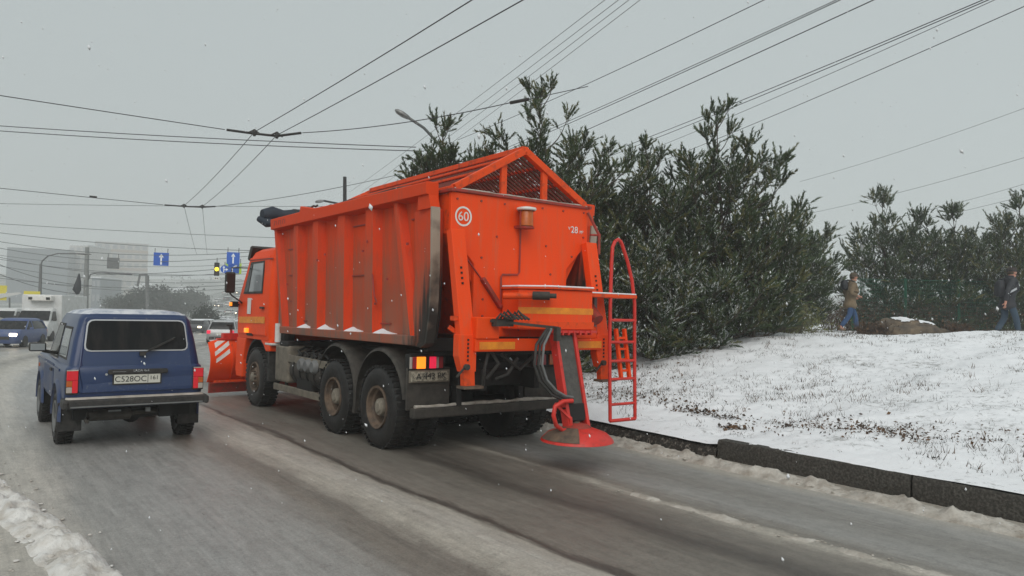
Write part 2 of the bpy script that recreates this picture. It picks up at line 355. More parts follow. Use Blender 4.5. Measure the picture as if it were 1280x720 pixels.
def road_material():
    m = mat('wet_asphalt_with_slush', (.1, .1, .1), .5); t = m.node_tree; b = t.nodes['Principled BSDF']
    g = N(t, 'ShaderNodeNewGeometry'); sp = N(t, 'ShaderNodeSeparateXYZ'); t.links.new(g.outputs['Position'], sp.inputs[0])
    # wander of the tracks along the road, in metres across it
    def noise(scl, det=5, rough=.6, vec=None, sc_=1.0):
        mp = N(t, 'ShaderNodeMapping'); mp.inputs['Scale'].default_value = scl; t.links.new(g.outputs['Position'], mp.inputs[0])
        n = N(t, 'ShaderNodeTexNoise'); n.inputs['Scale'].default_value = sc_; n.inputs['Detail'].default_value = det; n.inputs['Roughness'].default_value = rough
        t.links.new(mp.outputs[0], n.inputs['Vector']); return n.outputs['Fac']
    yb = math_(t, 'MAXIMUM', math_(t, 'SUBTRACT', sp.outputs[1], 14), 0)
    curve = math_(t, 'MULTIPLY', math_(t, 'MULTIPLY', yb, yb), .0068)
    curve = math_(t, 'MINIMUM', curve, math_(t, 'ADD', math_(t, 'MULTIPLY', math_(t, 'SUBTRACT', sp.outputs[1], 44), .408), 6.12)) if False else curve
    x = math_(t, 'SUBTRACT', sp.outputs[0], curve)
    wob = math_(t, 'MULTIPLY', math_(t, 'SUBTRACT', noise((.5, .22, 1), 3), .5), .55)
    edge = math_(t, 'MULTIPLY', math_(t, 'SUBTRACT', noise((6, .9, 1), 6, .7), .5), .40)
    x = math_(t, 'ADD', x, math_(t, 'ADD', wob, edge))
    u = math_(t, 'DIVIDE', math_(t, 'ADD', x, 4), 12, True)
    c = N(t, 'ShaderNodeValToRGB'); cr = c.color_ramp
    slush, grey, brown, dark, pale = (.36, .335, .29), (.275, .268, .253), (.19, .172, .148), (.075, .066, .057), (.41, .385, .345)
    st = [(-4, grey), (-2.9, brown), (-2.2, grey), (-1.0, slush), (-.3, brown), (.25, slush), (.75, pale), (1.0, grey), (1.6, (.29, .285, .275)), (2.3, grey),
          (2.65, brown), (2.85, (.165, .15, .13)), (3.05, slush), (3.4, pale), (3.60, slush), (3.67, dark), (3.73, dark), (3.79, brown), (4.2, (.18, .164, .142)), (4.55, (.15, .135, .115)),
          (4.75, dark), (5.0, (.135, .12, .103)), (5.35, brown), (5.5, slush), (5.62, brown), (6.0, grey), (6.5, (.21, .20, .183)), (7.0, grey), (7.3, slush), (8, slush)]
    while len(cr.elements) > 1: cr.elements.remove(cr.elements[0])
    cr.elements[0].position = 0; cr.elements[0].color = (*st[0][1], 1)
    for (p, q) in st[1:]:
        e = cr.elements.new((p+4)/12); e.color = (*q, 1)
    t.links.new(u, c.inputs[0])
    # fine streaks and mottling
    f1 = noise((8, 1.5, 1), 8, .75); f2 = noise((1, 1, 1), 8, .75, sc_=9); f3 = noise((26, .5, 1), 6, .7); f4 = noise((1, 1, 1), 5, .8, sc_=48)
    k = math_(t, 'ADD', math_(t, 'MULTIPLY', f1, .8), math_(t, 'MULTIPLY', f2, .7))
    k = math_(t, 'ADD', k, math_(t, 'ADD', math_(t, 'MULTIPLY', math_(t, 'SUBTRACT', f3, .5), .6), math_(t, 'MULTIPLY', math_(t, 'SUBTRACT', f4, .5), 1.15)))
    k = math_(t, 'ADD', math_(t, 'MULTIPLY', math_(t, 'SUBTRACT', k, .75), 1.35), 1.10)
    hs = N(t, 'ShaderNodeMixRGB', blend_type='MULTIPLY'); hs.inputs[0].default_value = 1
    cc = N(t, 'ShaderNodeCombineXYZ'); [t.links.new(k, cc.inputs[i]) for i in range(3)]
    t.links.new(c.outputs[0], hs.inputs[1]); t.links.new(cc.outputs[0], hs.inputs[2]); t.links.new(hs.outputs[0], b.inputs['Base Color'])
    rr = math_(t, 'ADD', math_(t, 'MULTIPLY', noise((3, .5, 1), 4), .60), .10, True)
    t.links.new(rr, b.inputs['Roughness'])
    bp = N(t, 'ShaderNodeBump'); bp.inputs['Strength'].default_value = .55; bp.inputs['Distance'].default_value = .02
    hh = math_(t, 'ADD', math_(t, 'MULTIPLY', noise((14, 5, 1), 8, .8), .9), math_(t, 'MULTIPLY', noise((1, 1, 1), 7, .85, sc_=34), .7))
    t.links.new(hh, bp.inputs['Height']); t.links.new(bp.outputs[0], b.inputs['Normal'])
    return m
M['road'] = road_material()
def ridge(x, c, wd): return np.exp(-((x-c)/wd)**2)
def road_z(X, Y):
    xx = X-bend_np(Y)+.25*(fbm(X*.4, Y*.25, 3)-.5)
    near = smooth01((40-Y)/20)
    rough = fbm(X*7, Y*1.6, 5)-.45; rough2 = fbm(X*9, Y*9, 8)-.45
    Z = .012*rough+.006*rough2
    Z += .035*ridge(xx, 3.3, .28)*(.6+.9*fbm(X*5, Y*2, 9))
    Z -= .012*ridge(xx, 3.72, .06)
    Z += .030*ridge(xx, 5.52, .10)*fbm(X*4, Y*2.2, 12)
    Z += .020*ridge(xx, .1, .5)*fbm(X*6, Y*4, 14)
    return X, Y, np.maximum(Z*near, -.03)+drop_np(Y)
xs = np.concatenate([np.array([-150, -90, -60, -40, -28, -20, -14, -10, -7]), np.arange(-5, 8.3, .055), np.array([9, 11, 14, 18, 24, 32, 44, 60, 90, 150])])
ys = np.concatenate([np.array([-25, -15, -8, -4, -1]), np.arange(1, 17, .055), np.arange(17, 40, .4), np.array([42, 46, 50, 56, 64, 74, 90, 110, 140, 200, 300])])
road = tag(grid_mesh('road', xs, ys, road_z, [M['road']]), kind='structure')

def kb_np(Y): return bend_np(Y)-.022*np.clip(9-Y, 0, 14)
def kb(y): return float(kb_np(np.array(float(y))))
def bank_h(X, Y):
    d = X-KX-kb_np(Y)-.05
    top = 1.42+.34*smooth01((9.5-Y)/5); wd_ = 13.5-5.0*smooth01((Y-5)/6)
    z = .246+.012*np.sin(Y*.8)-.07*smooth01((Y-5.7)/.5)+top*smooth01(np.clip(d, 0, None)/wd_*.78+.08)*1.02-top*smooth01(np.array(.08))*1.02
    z = np.minimum(z, top+.02*np.sin(X*.4))
    return z+drop_np(Y)*.5
def bank_z(X, Y):
    Xn = X+kb_np(Y)
    Z = bank_h(Xn, Y)
    d = X-KX
    Z = Z-.05*np.clip(1-d/.06, 0, 1)**2*(.4+.9*fbm(Y*3, Y*0, 27))+.02*(fbm(Xn*9, Y*9, 25)-.45)*np.clip(d/.1, 0, 1)+np.clip(d/.6, 0, 1)*(.17*(fbm(Xn*.7, Y*.7, 21)-.45)+.06*(fbm(Xn*3.4, Y*3.4, 22)-.45)+.03*(fbm(Xn*11, Y*11, 23)-.45))
    return Xn, Y, Z
def snow_material():
    m = mat('trodden_snow_over_grass', (.8, .8, .8), .85); t = m.node_tree; b = t.nodes['Principled BSDF']
    g = N(t, 'ShaderNodeNewGeometry')
    def noise(s, det=6, r_=.65):
        n = N(t, 'ShaderNodeTexNoise'); n.inputs['Scale'].default_value = s; n.inputs['Detail'].default_value = det; n.inputs['Roughness'].default_value = r_
        t.links.new(g.outputs['Position'], n.inputs['Vector']); return n.outputs['Fac']
    big = noise(.55, 4); fine = noise(7.5, 8, .8)
    f = math_(t, 'ADD', math_(t, 'MULTIPLY', big, .55), fine)
    f = math_(t, 'MULTIPLY', math_(t, 'SUBTRACT', f, .835), 5.0, True)
    c = N(t, 'ShaderNodeValToRGB'); e = c.color_ramp.elements
    e[0].color = (.86, .875, .90, 1); e[1].color = (.10, .088, .066, 1); e[1].position = 1.0
    k = e.new(.35); k.color = (.58, .59, .60, 1)
    t.links.new(f, c.inputs[0]); t.links.new(c.outputs[0], b.inputs['Base Color'])
    bp = N(t, 'ShaderNodeBump'); bp.inputs['Strength'].default_value = .5; bp.inputs['Distance'].default_value = .03
    t.links.new(noise(22, 6, .7), bp.inputs['Height']); t.links.new(bp.outputs[0], b.inputs['Normal'])
    return m
M['bank'] = snow_material()
xs = np.concatenate([np.array([KX+.035, KX+.06, KX+.10]), KX+.15+np.arange(0, 9, .055), KX+9.2+np.arange(0, 9, .2), KX+18.4+np.arange(0, 20, 1.), np.array([48, 60, 80, 110])])
ys = np.concatenate([np.array([-25, -15, -8, -4, -1]), np.arange(.5, 15, .055), np.arange(15, 30, .3), np.arange(30, 70, 2)])
tag(grid_mesh('snow_bank', xs, ys, bank_z, [M['bank']]), kind='structure')
def ground_at(x, y):
    return float(bank_h(np.array(float(x)), np.array(float(y))))

# kerb of long dark concrete blocks; beyond them a low earth edge
def kerb_mat():
    m = mat('wet_dark_concrete', (.030, .027, .022), .8, col2=(.13, .122, .105), scale=38, lo=.44, hi=.82, bump=.8, bscale=30); return m
M['kerb'] = kerb_mat()
M['earth'] = mat('leafy_earth_edge', (.022, .019, .015), .9, col2=(.20, .18, .155), scale=22, lo=.52, hi=.66, bump=1.0, bscale=26)
kerb = tag(bpy.data.objects.new('kerb', None), kind='structure'); COL.objects.link(kerb); kerb.location = (KX, 0, 0)
y1 = 5.98
for L in (2.42, 2.5, 2.5, 2.5, 2.5):
    mb = MB(); n = 14; rr = random.Random(int(y1*100))
    prof = lambda j, y: [(KX-.012*math.sin(y*3)-.004, -.06), (KX-.002+rr.uniform(-.008, .008), .07), (KX+.004+rr.uniform(-.006, .006), .205), (KX+.02, .238+rr.uniform(-.008, .004)), (KX+.17, .238), (KX+.17, -.06)]
    mb.loft([[(p[0]+kb(y1-L*i/n), y1-.012-(L-.024)*i/n, p[1]) for p in prof(i, y1-L*i/n)] for i in range(n+1)])
    mb.build('kerb_block', M['kerb'], kerb, smooth=35); y1 -= L
mb = MB(); rr = random.Random(4); rings = []
for i in range(150):
    y = 5.99+.16*i
    b_ = kb(y); q = [(KX-.02, -.06), (KX+.0, .03), (KX+.02, .09), (KX+.05, .125), (KX+.16, .15), (KX+.22, .10)]
    rings.append([(p[0]+b_+rr.uniform(-.02, .02), y, p[1]+drop(y)+rr.uniform(-.014, .014)) for p in q])
mb.loft(rings, closed=False, caps=False).build('earth_edge', M['earth'], kerb, smooth=60)

# slush heaps: along the kerb and between the lanes
def lump_ridge(name, pts, wd, ht, step, seed, mm, nx=14, sharp=1.0):
    """a heap with a lumpy broken crest along a polyline"""
    P = [Vector((p[0], p[1], 0)) for p in pts]; seg = []
    for a, b in zip(P[:-1], P[1:]):
        n = max(2, int((b-a).length/step))
        seg += [a.lerp(b, i/n) for i in range(n)]
    seg.append(P[-1]); S = np.array([(p.x, p.y) for p in seg]); k = len(S)
    d = np.gradient(S, axis=0); d /= np.linalg.norm(d, axis=1)[:, None]; nrm = np.stack([d[:, 1], -d[:, 0]], 1)
    c = np.linspace(-1, 1, nx); arc = np.cumsum(np.r_[0, np.linalg.norm(np.diff(S, axis=0), axis=1)])
    A, C_ = np.meshgrid(arc, c, indexing='ij')
    wv = wd*(.72+.65*fbm(A*1.7, A*0, seed, 3)); off = .35*wd*(fbm(A*1.1, A*0+7, seed+3, 3)-.47)
    X = S[:, 0][:, None]+nrm[:, 0][:, None]*(C_*wv+off); Y = S[:, 1][:, None]+nrm[:, 1][:, None]*(C_*wv+off)
    lum = fbm(X*6, Y*6, seed+9, 4)
    Z = np.clip(1-C_**2, 0, 1)**sharp*ht*(.10+2.2*np.clip(lum-.26, 0, 1)+1.0*np.abs(fbm(X*13, Y*13, seed+11, 4)-.45)+.5*(fbm(X*30, Y*30, seed+13, 2)-.35))
    Z = np.where(np.abs(C_) > .99, -.02, Z-.006)+np.array([drop(y) for y in Y.ravel()]).reshape(Y.shape)
    V = np.stack([X.ravel(), Y.ravel(), Z.ravel()], 1)
    i = (np.arange(k-1)[:, None]*nx+np.arange(nx-1)[None]).ravel()
    return tag(np_mesh(name, V, np.stack([i, i+1, i+nx+1, i+nx], 1), [mm], smooth=True), kind='stuff')
M['slush_white'] = mat('fresh_slush', (.68, .665, .64), .6, col2=(.38, .335, .28), scale=4.5, lo=.40, hi=.74, bump=.7, bscale=28)
M['slush_brown'] = mat('brown_slush', (.52, .49, .44), .6, col2=(.24, .205, .165), scale=5.5, lo=.36, hi=.70, bump=.7, bscale=30)
lump_ridge('kerb_slush', [(7.25, -4), (7.34, 1), (7.46, 5), (7.60, 9), (7.68, 14), (8.05, 22)], .23, .085, .045, 31, M['slush_brown'], 16)
lump_ridge('lane_slush', [(.95, 3.2), (.86, 4.6), (.72, 6.0), (.55, 7.2), (.36, 8.4), (.1, 10), (-.3, 13)], .20, .095, .03, 57, M['slush_white'], 18, .8)
lump_ridge('lane_slush', [(.05, 7.6), (.12, 8.6), (.05, 9.8), (-.2, 11.5), (-.5, 15)], .2, .06, .05, 77, M['slush_white'], 14)
lump_ridge('lane_slush', [(5.62, 1.5), (5.55, 3.2), (5.53, 4.4), (5.48, 5.2)], .10, .028, .04, 91, M['slush_brown'], 12)

def clods(name, pts, spread, n, r0, r1, seed, mm):
    g = np.random.default_rng(seed); P = np.array(pts, float); k = np.r_[0, np.cumsum(np.linalg.norm(np.diff(P, axis=0), axis=1))]
    tt = g.uniform(0, k[-1], n); x = np.interp(tt, k, P[:, 0])+g.normal(0, spread, n); y = np.interp(tt, k, P[:, 1])+g.normal(0, spread*.6, n)
    bm = bmesh.new(); bmesh.ops.create_icosphere(bm, subdivisions=2, radius=1); bm.verts.ensure_lookup_table()
    S = np.array([v.co[:] for v in bm.verts]); F0 = np.array([[v.index for v in f.verts] for f in bm.faces]); bm.free()
    r_ = r0+(r1-r0)*g.random(n)**3.2; V, F = [], []
    for i in range(n):
        o = g.uniform(0, 50, 3); q = S*(1+.9*(fbm(S[:, 0]*1.6+o[0]+S[:, 2], S[:, 1]*1.6+o[1]+S[:, 2]*.7, seed+i, 3)-.45))[:, None]
        V.append(q*np.array([g.uniform(.8, 1.5), g.uniform(.8, 1.5), g.uniform(.35, .6)])*r_[i]+np.array([x[i], y[i], drop(y[i])+r_[i]*.25+.01])); F.append(F0+i*len(S))
    tag(np_mesh(name, np.concatenate(V), np.concatenate(F), [mm], smooth=True), kind='stuff')
LANE = [(.95, 3.2), (.86, 4.6), (.72, 6.0), (.55, 7.2), (.36, 8.4), (.1, 10)]
clods('slush_clods', LANE, .10, 900, .005, .024, 3, M['slush_white'])
clods('slush_clods', [(7.33, 0), (7.48, 5), (7.61, 9), (7.68, 13)], .09, 700, .006, .032, 5, M['slush_brown'])
clods('slush_clods', [(.3, 4), (.2, 8), (-.2, 12)], .35, 160, .008, .03, 7, M['slush_brown'])
clods('slush_clods', [(5.6, 2), (5.53, 4.4), (5.48, 5.4)], .05, 90, .006, .018, 8, M['slush_brown'])
# far rising ground
def hill_z(X, Y):
    d = np.sqrt(X**2+Y**2)
    az = np.degrees(np.arctan2(X, Y))
    Z = -2.0+12.5*smooth01((d-130)/240)+14*smooth01((d-380)/260)*(.5+.8*fbm(X*.01+5, Y*.01, 41))
    Z = Z-9.0*smooth01((17-az)/6)*smooth01((600-d)/250)+1.5*(fbm(X*.04, Y*.04, 43)-.45)
    return X, Y, np.where(d < 105, -2.4, Z)
M['hill'] = mat('snowy_far_ground', (.34, .35, .34), .9, col2=(.09, .10, .085), scale=.05, lo=.42, hi=.6)
tag(grid_mesh('hill', np.arange(-370, 480, 9.), np.arange(70, 720, 9.), hill_z, [M['hill']]), kind='structure')
# HERE_TRUCK
# ------------------------------------------------------------------ dump truck
TX, TY = 5.69, 8.79
truck = thing('dump_truck', (TX, TY, 0), 'orange six-wheeled dump truck with a dirty ribbed body, driving away beside the snowy bank', 'truck')
def wheel(x, y, rad, wd, rim_r, parent, front=False, side=-1, lugs=40, mrim='rim', mhub='hub', dual=False, zc=None):
    """side -1: outer face towards -x"""
    zc = rad if zc is None else zc
    mb = MB(); s = side
    def tyre(x0):                              # x0 = outer face, the tyre runs inward
        h = wd
        pr = [(0.02, rim_r), (-.004, rim_r+.04), (-.012, rim_r+(rad-rim_r)*.5), (.0, rad-.055), (.03, rad-.015), (.05, rad), (h-.05, rad), (h-.03, rad-.015), (h, rad-.055), (h+.012, rim_r+(rad-rim_r)*.5), (h-.02, rim_r)]
        mb.lathe([(x0-s*p if False else x0+(-s)*p, r_) for p, r_ in pr], (0, y, zc), 'x', 40)
        for k in range(lugs):
            t = 2*math.pi*k/lugs
            for q in (0, 1):
                tt = t+q*math.pi/lugs
                rot = Matrix.Rotation(tt, 3, 'X')
                mb.box(Vector((x0+(-s)*(h*(.25+.5*q)), y, zc))+rot @ Vector((0, 0, rad+.004)), (h*.44, 2*math.pi*rad/lugs*.55, .022), rot)
    tyre(x)
    if dual: tyre(x+(-s)*(wd+.04))
    wh = mb.build('wheel', M['tyre'], parent, smooth=40)
    m2 = MB()
    if front:  # rim whose centre bulges outward
        pr = [(.02, rim_r+.005), (-.012, rim_r), (-.005, rim_r-.03), (.06, rim_r-.05), (.09, rim_r*.75), (.03, rim_r*.62), (.0, rim_r*.5), (.0, rim_r*.34)]
    else:      # deep dish
        pr = [(.02, rim_r+.006), (-.012, rim_r+.002), (-.004, rim_r-.025), (.05, rim_r-.035), (.07, rim_r-.06), (.17, rim_r-.07), (.185, rim_r*.68), (.17, rim_r*.40)]
    m2.lathe([(x+(-s)*p, r_) for p, r_ in pr], (0, y, zc), 'x', 36)
    nb = 10
    for k in range(nb):
        t = 2*math.pi*k/nb; rr_ = rim_r*(.55 if not front else .42); xo = .16 if not front else -.01
        m2.lathe([(x+(-s)*(xo-.03), 0), (x+(-s)*(xo-.03), .016), (x+(-s)*(xo+.03), .018)], (0, y+rr_*math.cos(t), zc+rr_*math.sin(t)), 'x', 6)
    rim = m2.build('rim', M[mrim], wh, smooth=40)
    m3 = MB(); hr = rim_r*(.42 if not front else .33)
    xo = .02 if not front else -.05
    m3.lathe([(x+(-s)*(xo-.012), 0), (x+(-s)*(xo-.012), hr*.55), (x+(-s)*xo, hr*.62), (x+(-s)*(xo+.01), hr*.92), (x+(-s)*(xo+.03), hr), (x+(-s)*.2, hr)], (0, y, zc), 'x', 24)
    m3.build('hub', M[mhub], wh, smooth=40)
    return wh
for s in (-1, 1):
    xf = TX+s*1.25
    wheel(xf, TY, .53, .30, .275, truck, side=s, dual=True)
    wheel(xf, TY+1.40, .53, .30, .275, truck, side=s, dual=True)
    wheel(xf, TY+4.93, .53, .30, .275, truck, front=True, side=s)
# frame, axles, boxes
mb = MB()
for s in (-1, 1): mb.box((TX+s*.42, TY+2.55, .95), (.09, 7.6, .26))
for y in (-.9, .7, 2.2, 3.6, 5.2): mb.box((TX, TY+y, .95), (.8, .12, .2))
mb.box((TX, TY+2.4, 1.16), (1.0, 5.6, .14)).box((TX, TY+.7, 1.27), (1.9, 3.2, .06))
mb.build('chassis', M['dark'], truck, bevel=.01)
for y in (0, 1.4):
    mb = MB(); mb.tube([(TX-1.0, TY+y, .53), (TX+1.0, TY+y, .53)], .085, 12)
    mb.lathe([(-.22, .05), (-.2, .16), (-.08, .22), (.08, .22), (.2, .16), (.22, .05)], (TX, TY+y, .53), 'y', 20)
    for s in (-1, 1): mb.box((TX+s*.45, TY+y, .74), (.12, .9, .12))
    mb.build('axle', M['dark'], truck, smooth=40)
MB().tube([(TX-1.0, TY+4.93, .5), (TX+1.0, TY+4.93, .5)], .07, 10).build('axle', M['dark'], truck, smooth=40)
def arch(y, s, a0, a1, rad, wd, name='mudguard', mm='grime'):
    mb = MB(); n = 18; xo = TX+s*1.235; rings = []
    for i in range(n+1):
        t = R(a0+(a1-a0)*i/n); c, q = math.cos(t), math.sin(t); pr = []
        for (dx, dr) in ((0, -.035), (-.02, 0), (-.10, .02), (-wd, .02), (-wd, 0), (-.10, 0), (-.04, -.012)):
            rr_ = rad+dr; pr.append((xo+s*dx, TY+y+rr_*c, .60+rr_*q))
        rings.append(pr)
    return mb.loft(rings).build(name, M[mm], truck, smooth=40)
for s in (-1, 1):
    arch(0, s, -16, 172, .70, .62); arch(1.40, s, 8, 200, .70, .62)
    # rear mud flap with its hanger
    mb = MB(); mb.box((TX+s*.92, TY-.74, .83), (.62, .03, .52)); fl = mb.build('mud_flap', M['grime'], truck, bevel=.008)
mb = MB()   # side guard boxes between the axles: battery box, air tanks, steps
mb.box((TX-1.0, TY+2.63, .74), (.42, .62, .50))
mb.build('battery_box', M['dark'], truck, bevel=.02)
mb = MB()
for k in range(3): mb.lathe([(-.22, 0), (-.22, .08), (-.18, .11), (.18, .11), (.22, .08), (.22, 0)], (TX-1.08, TY+2.12+k*.26*1.0, .90), 'x', 16)
mb.build('air_tank', M['grey'], truck, smooth=40)
mb = MB()
mb.lathe([(-.62, 0), (-.62, .25), (-.58, .29), (.58, .29), (.62, .25), (.62, 0)], (TX-.95, TY+2.62, .80), 'y', 20)
mb.build('fuel_tank', M['grime'], truck, smooth=40)
for k in range(4):
    y = TY+2.16+k*.29
    MB().loft([[(TX-.95+.305*math.cos(R(a)), y+d, .80+.305*math.sin(R(a))) for a in range(0, 360, 20)] for d in (-.02, .02)]).build('tank_strap', M['dark'], truck, smooth=40)
mb = MB(); mb.box((TX-1.0, TY+3.62, .86), (.46, .62, .62)); bx = mb.build('tool_box', M['tan'], truck, bevel=.04)
MB().box((TX-1.02, TY+3.55, 1.19), (.40, .40, .10)).build('lid', M['dark'], bx, bevel=.02)
MB().bar((TX-1.21, TY+1.62, .95), (TX-1.21, TY+3.36, .97), .03, .12).build('guard_rail', M['tan'], truck, bevel=.008)
MB().bar((TX-1.2, TY+1.68, .45), (TX-1.2, TY+3.98, .45), .05, .11).build('guard_rail', M['tan'], truck, bevel=.008)
for y in (1.75, 2.6, 3.5): MB().bar((TX-1.17, TY+y, .42), (TX-1.17, TY+y, 1.0), .04, .05).build('guard_post', M['grime'], truck)
mb = MB()
for y in (1.72, 1.95, 2.2, 2.5, 2.8): mb.tube([(TX-1.18, TY+y, 1.04), (TX-1.2, TY+y+.12, 1.11), (TX-1.05, TY+y+.2, 1.16), (TX-.7, TY+y+.25, 1.12)], .022, 6)
mb.build('air_hose', M['dark'], truck, smooth=40)
# column behind the cab: air intake with a pale filter can
MB().box((TX-.98, TY+4.02, 1.80), (.26, .30, .60)).build('air_intake', M['grey'], truck, bevel=.02)
MB().tube([(TX-.98, TY+4.02, 1.15), (TX-.98, TY+4.02, 1.5)], .12, 16).build('filter_can', M['dark'], truck, smooth=40)
MB().tube([(TX-1.12, TY+4.10, 1.20), (TX-1.12, TY+4.10, 1.53)], .062, 14).build('reservoir', M['white'], truck, smooth=40)
MB().box((TX-1.12, TY+4.28, 1.16), (.24, .34, .04)).build('step_plate', M['white'], truck, bevel=.01)
MB().box((TX-1.06, TY+4.34, .82), (.30, .10, .66)).build('mud_flap', M['black'], truck, bevel=.01)
# rear: lamps, plate, underrun bar, tow gear
for s in (-1, 1):
    x0, x1, y, z = TX+s*1.22, TX+s*.70, TY-.78, 1.155
    lo, hi = min(x0, x1), max(x0, x1)
    hs = MB().box(((lo+hi)/2, y+.05, z), (hi-lo, .12, .22)).build('tail_lamp', M['dark'], truck, bevel=.02)
    seq = [('clear', .035), ('lens_red_off', .06), ('lens_amber_on' if s < 0 else 'lens_amber', .13), ('dark', .055), ('lens_red_on' if s < 0 else 'lens_red_off', .095), ('lens_clear', .04), ('lens_red_off', .06)]
    cx = x0
    for nm, wd in seq:
        a, b = cx, cx-s*wd; cx = b
        mm = M['lens_clear'] if nm == 'clear' else M[nm]
        if nm == 'dark': continue
        o = MB().box(((a+b)/2, y-.016, z), (wd-.006, .03, .145)).build('lens', mm, hs, bevel=.006)
pl = MB().box((TX-.93, TY-.80, .985), (.54, .012, .118)).build('number_plate', M['plate_dirty'], truck, bevel=.004)
text('plate_lettering', 'A 443 PK', .105, (TX-.915, TY-.809, .985), M['ink'], pl, sx=1.05)
MB().box((TX-.93, TY-.79, .985), (.58, .012, .15)).build('plate_backing', M['tan'], truck)
MB().box((TX, TY-.80, .535), (2.36, .12, .13)).build('underrun_bar', M['grime'], truck, bevel=.02)
mb = MB()
for s in (-1, 1): mb.bar((TX+s*.5, TY-.74, .9), (TX+s*.5, TY-.78, .55), .08, .1)
mb.box((TX, TY-.80, 1.0), (1.1, .12, .30)); mb.lathe([(-.16, .04), (-.14, .1), (0, .11), (.02, .05)], (TX, TY-.85, .95), 'y', 14)
mb.build('tow_crossmember', M['dark'], truck, bevel=.01)
sb = MB(); rr = random.Random(3)
pts = [(TX-1.15+i*.115, TY-.81+rr.uniform(-.02, .02), .61+rr.uniform(-.004, .012)) for i in range(21)]
sb.tube(pts, [rr.uniform(.012, .034) for _ in pts], 6).build('slush_crust', M['slush_brown'], truck, smooth=60)

# dump body --------------------------------------------------------------
ZB, ZT = 1.37, 3.34
def side_x(z, s=-1, off=0): return TX+s*(1.12+.09*(z-ZB)/(ZT-ZB)+off)        # leans outward
FB, FT, RB, RT_ = 12.55, 12.83, 7.92, 7.60                                   # y of the front and rear edges, bottom / top
def fy(z): return FB+(FT-FB)*(z-ZB)/(ZT-ZB)
def ry(z): return RB+(RT_-RB)*(z-ZB)/(ZT-ZB)
body = MB().box((TX, (FB+RB)/2, ZB+.03), (2.22, FB-RB-.04, .08)).build('body_floor', M['orange_worn'], truck)
for s in (-1, 1):
    mb = MB()
    th = .05
    P = lambda y, z, o: (side_x(z, s, o), y, z)
    zt = 3.30
    mb.loft([[P(ry(z), z, -.06), P(ry(z), z, -.02), P(fy(z), z, -.02), P(fy(z), z, -.06)] for z in (ZB, 1.8, 2.4, zt)])
    side = mb.build('body_side', M['orange_dirty'], truck)
    # sill, top rail with its step, end posts
    m2 = MB(); zs = (ZB, ZB+.12)
    m2.loft([[P(ry(ZB)-.0, z, -.03), P(ry(ZB), z, .105), P(fy(ZB), z, .105), P(fy(ZB), z, -.03)] for z in zs]); m2.build('sill', M['orange_dirty'], side, bevel=.01)
    m2 = MB(); ys = [fy(3.3), 11.46, 11.43, 10.9, 10.2, RT_-.12]
    top = [3.345, 3.345, 3.43, 3.345, 3.33, 3.315]
    m2.loft([[P(y, 3.135, -.03), P(y, 3.165, .14), P(y, t-.01, .14), P(y, t, .12), P(y, t, -.03)] for y, t in zip(ys, top)])
    m2.build('top_rail', M['orange_dirty'], side, bevel=.006)
    m2 = MB()
    for (a, b) in ((12.8, 11.5), (11.4, 10.95), (10.9, 10.2), (10.15, 7.6)):
        tz = 3.345 if a > 11.45 else (3.40 if a > 11 else 3.34)
        k = 6; pts = [(side_x(3.34, s, .05), a+(b-a)*i/k, tz-.0+.012*math.sin(i*2.1)-(0.03 if b < 8 and i == k else 0)) for i in range(k+1)]
        m2.tube(pts, .016, 6)
    m2.build('worn_edge', M['grime'], side, smooth=40)
    # ribs: wide trapezoid pressings; rear flank kept clean
    rear_b = [12.42, 11.72, 10.88, 9.90, 8.98]; wid_b = [.34, .38, .42, .46, .44]
    for i, (yb, wb) in enumerate(zip(rear_b, wid_b)):
        yt = yb*.985+.05 if i else yb+.22
        fwd = wb
        m2 = MB(); zz = (ZB+.12, 3.15)
        base = len(m2.v); vs = []
        for z, y in ((zz[0], yb), (zz[1], yt)):
            f_ = fwd*(1 if z < 2 else .84)
            vs += [P(y, z, -.022), P(y+.08, z, .085), P(y+.08+f_*.60, z, .085), P(y+.07+f_*.86, z, -.022)]
        if i == 0:
            vs = [P(min(y_, fy(z_)), z_, o_) for (y_, z_, o_) in [(yb, zz[0], -.022), (yb+.05, zz[0], .085), (fy(zz[0])-.01, zz[0], .085), (fy(zz[0]), zz[0], -.022), (yt, zz[1], -.022), (yt+.05, zz[1], .085), (fy(zz[1])-.01, zz[1], .085), (fy(zz[1]), zz[1], -.022)]]
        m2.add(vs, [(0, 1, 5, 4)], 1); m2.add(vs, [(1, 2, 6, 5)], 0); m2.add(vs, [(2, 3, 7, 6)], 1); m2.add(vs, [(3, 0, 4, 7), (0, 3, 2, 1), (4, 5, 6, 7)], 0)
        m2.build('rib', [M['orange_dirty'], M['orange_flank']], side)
        if s < 0 and i:      # snow caught on the sill behind each rib
            m3 = MB(); y0 = yb-.02; rr = random.Random(i)
            prof = [(y0+.06, .0), (y0+.02, .050+.02*rr.random()), (y0-.04, .055), (y0-.13, .030), (y0-.28, .010), (y0-.42, .0)]
            m3.loft([[P(y, ZB+.117, -.03), P(y, ZB+.117, .102), P(y, ZB+.120+h*.3, .085), P(y, ZB+.125+h, -.02)] for y, h in prof]).build('snow_patch', M['snow'], side, smooth=50)
    # slanting rear stiffener and the rear end post, its faces worn to grey metal
    m2 = MB(); vs = []
    for z, y in ((ZB+.12, 8.02), (3.15, 8.30)):
        vs += [P(y-.10 if z < 2 else y-.04, z, -.02), P(y, z, .085), P(y+.10, z, .085), P(y+.2, z, -.022)]
    m2.add(vs, [(0,1,5,4)], 1); m2.add(vs, [(1,2,6,5)], 0); m2.add(vs, [(2,3,7,6)], 1); m2.add(vs, [(0,3,2,1),(4,5,6,7)], 0)
    m2.build('rib', [M['orange_dirty'], M['orange_flank']], side)
    m2 = MB()
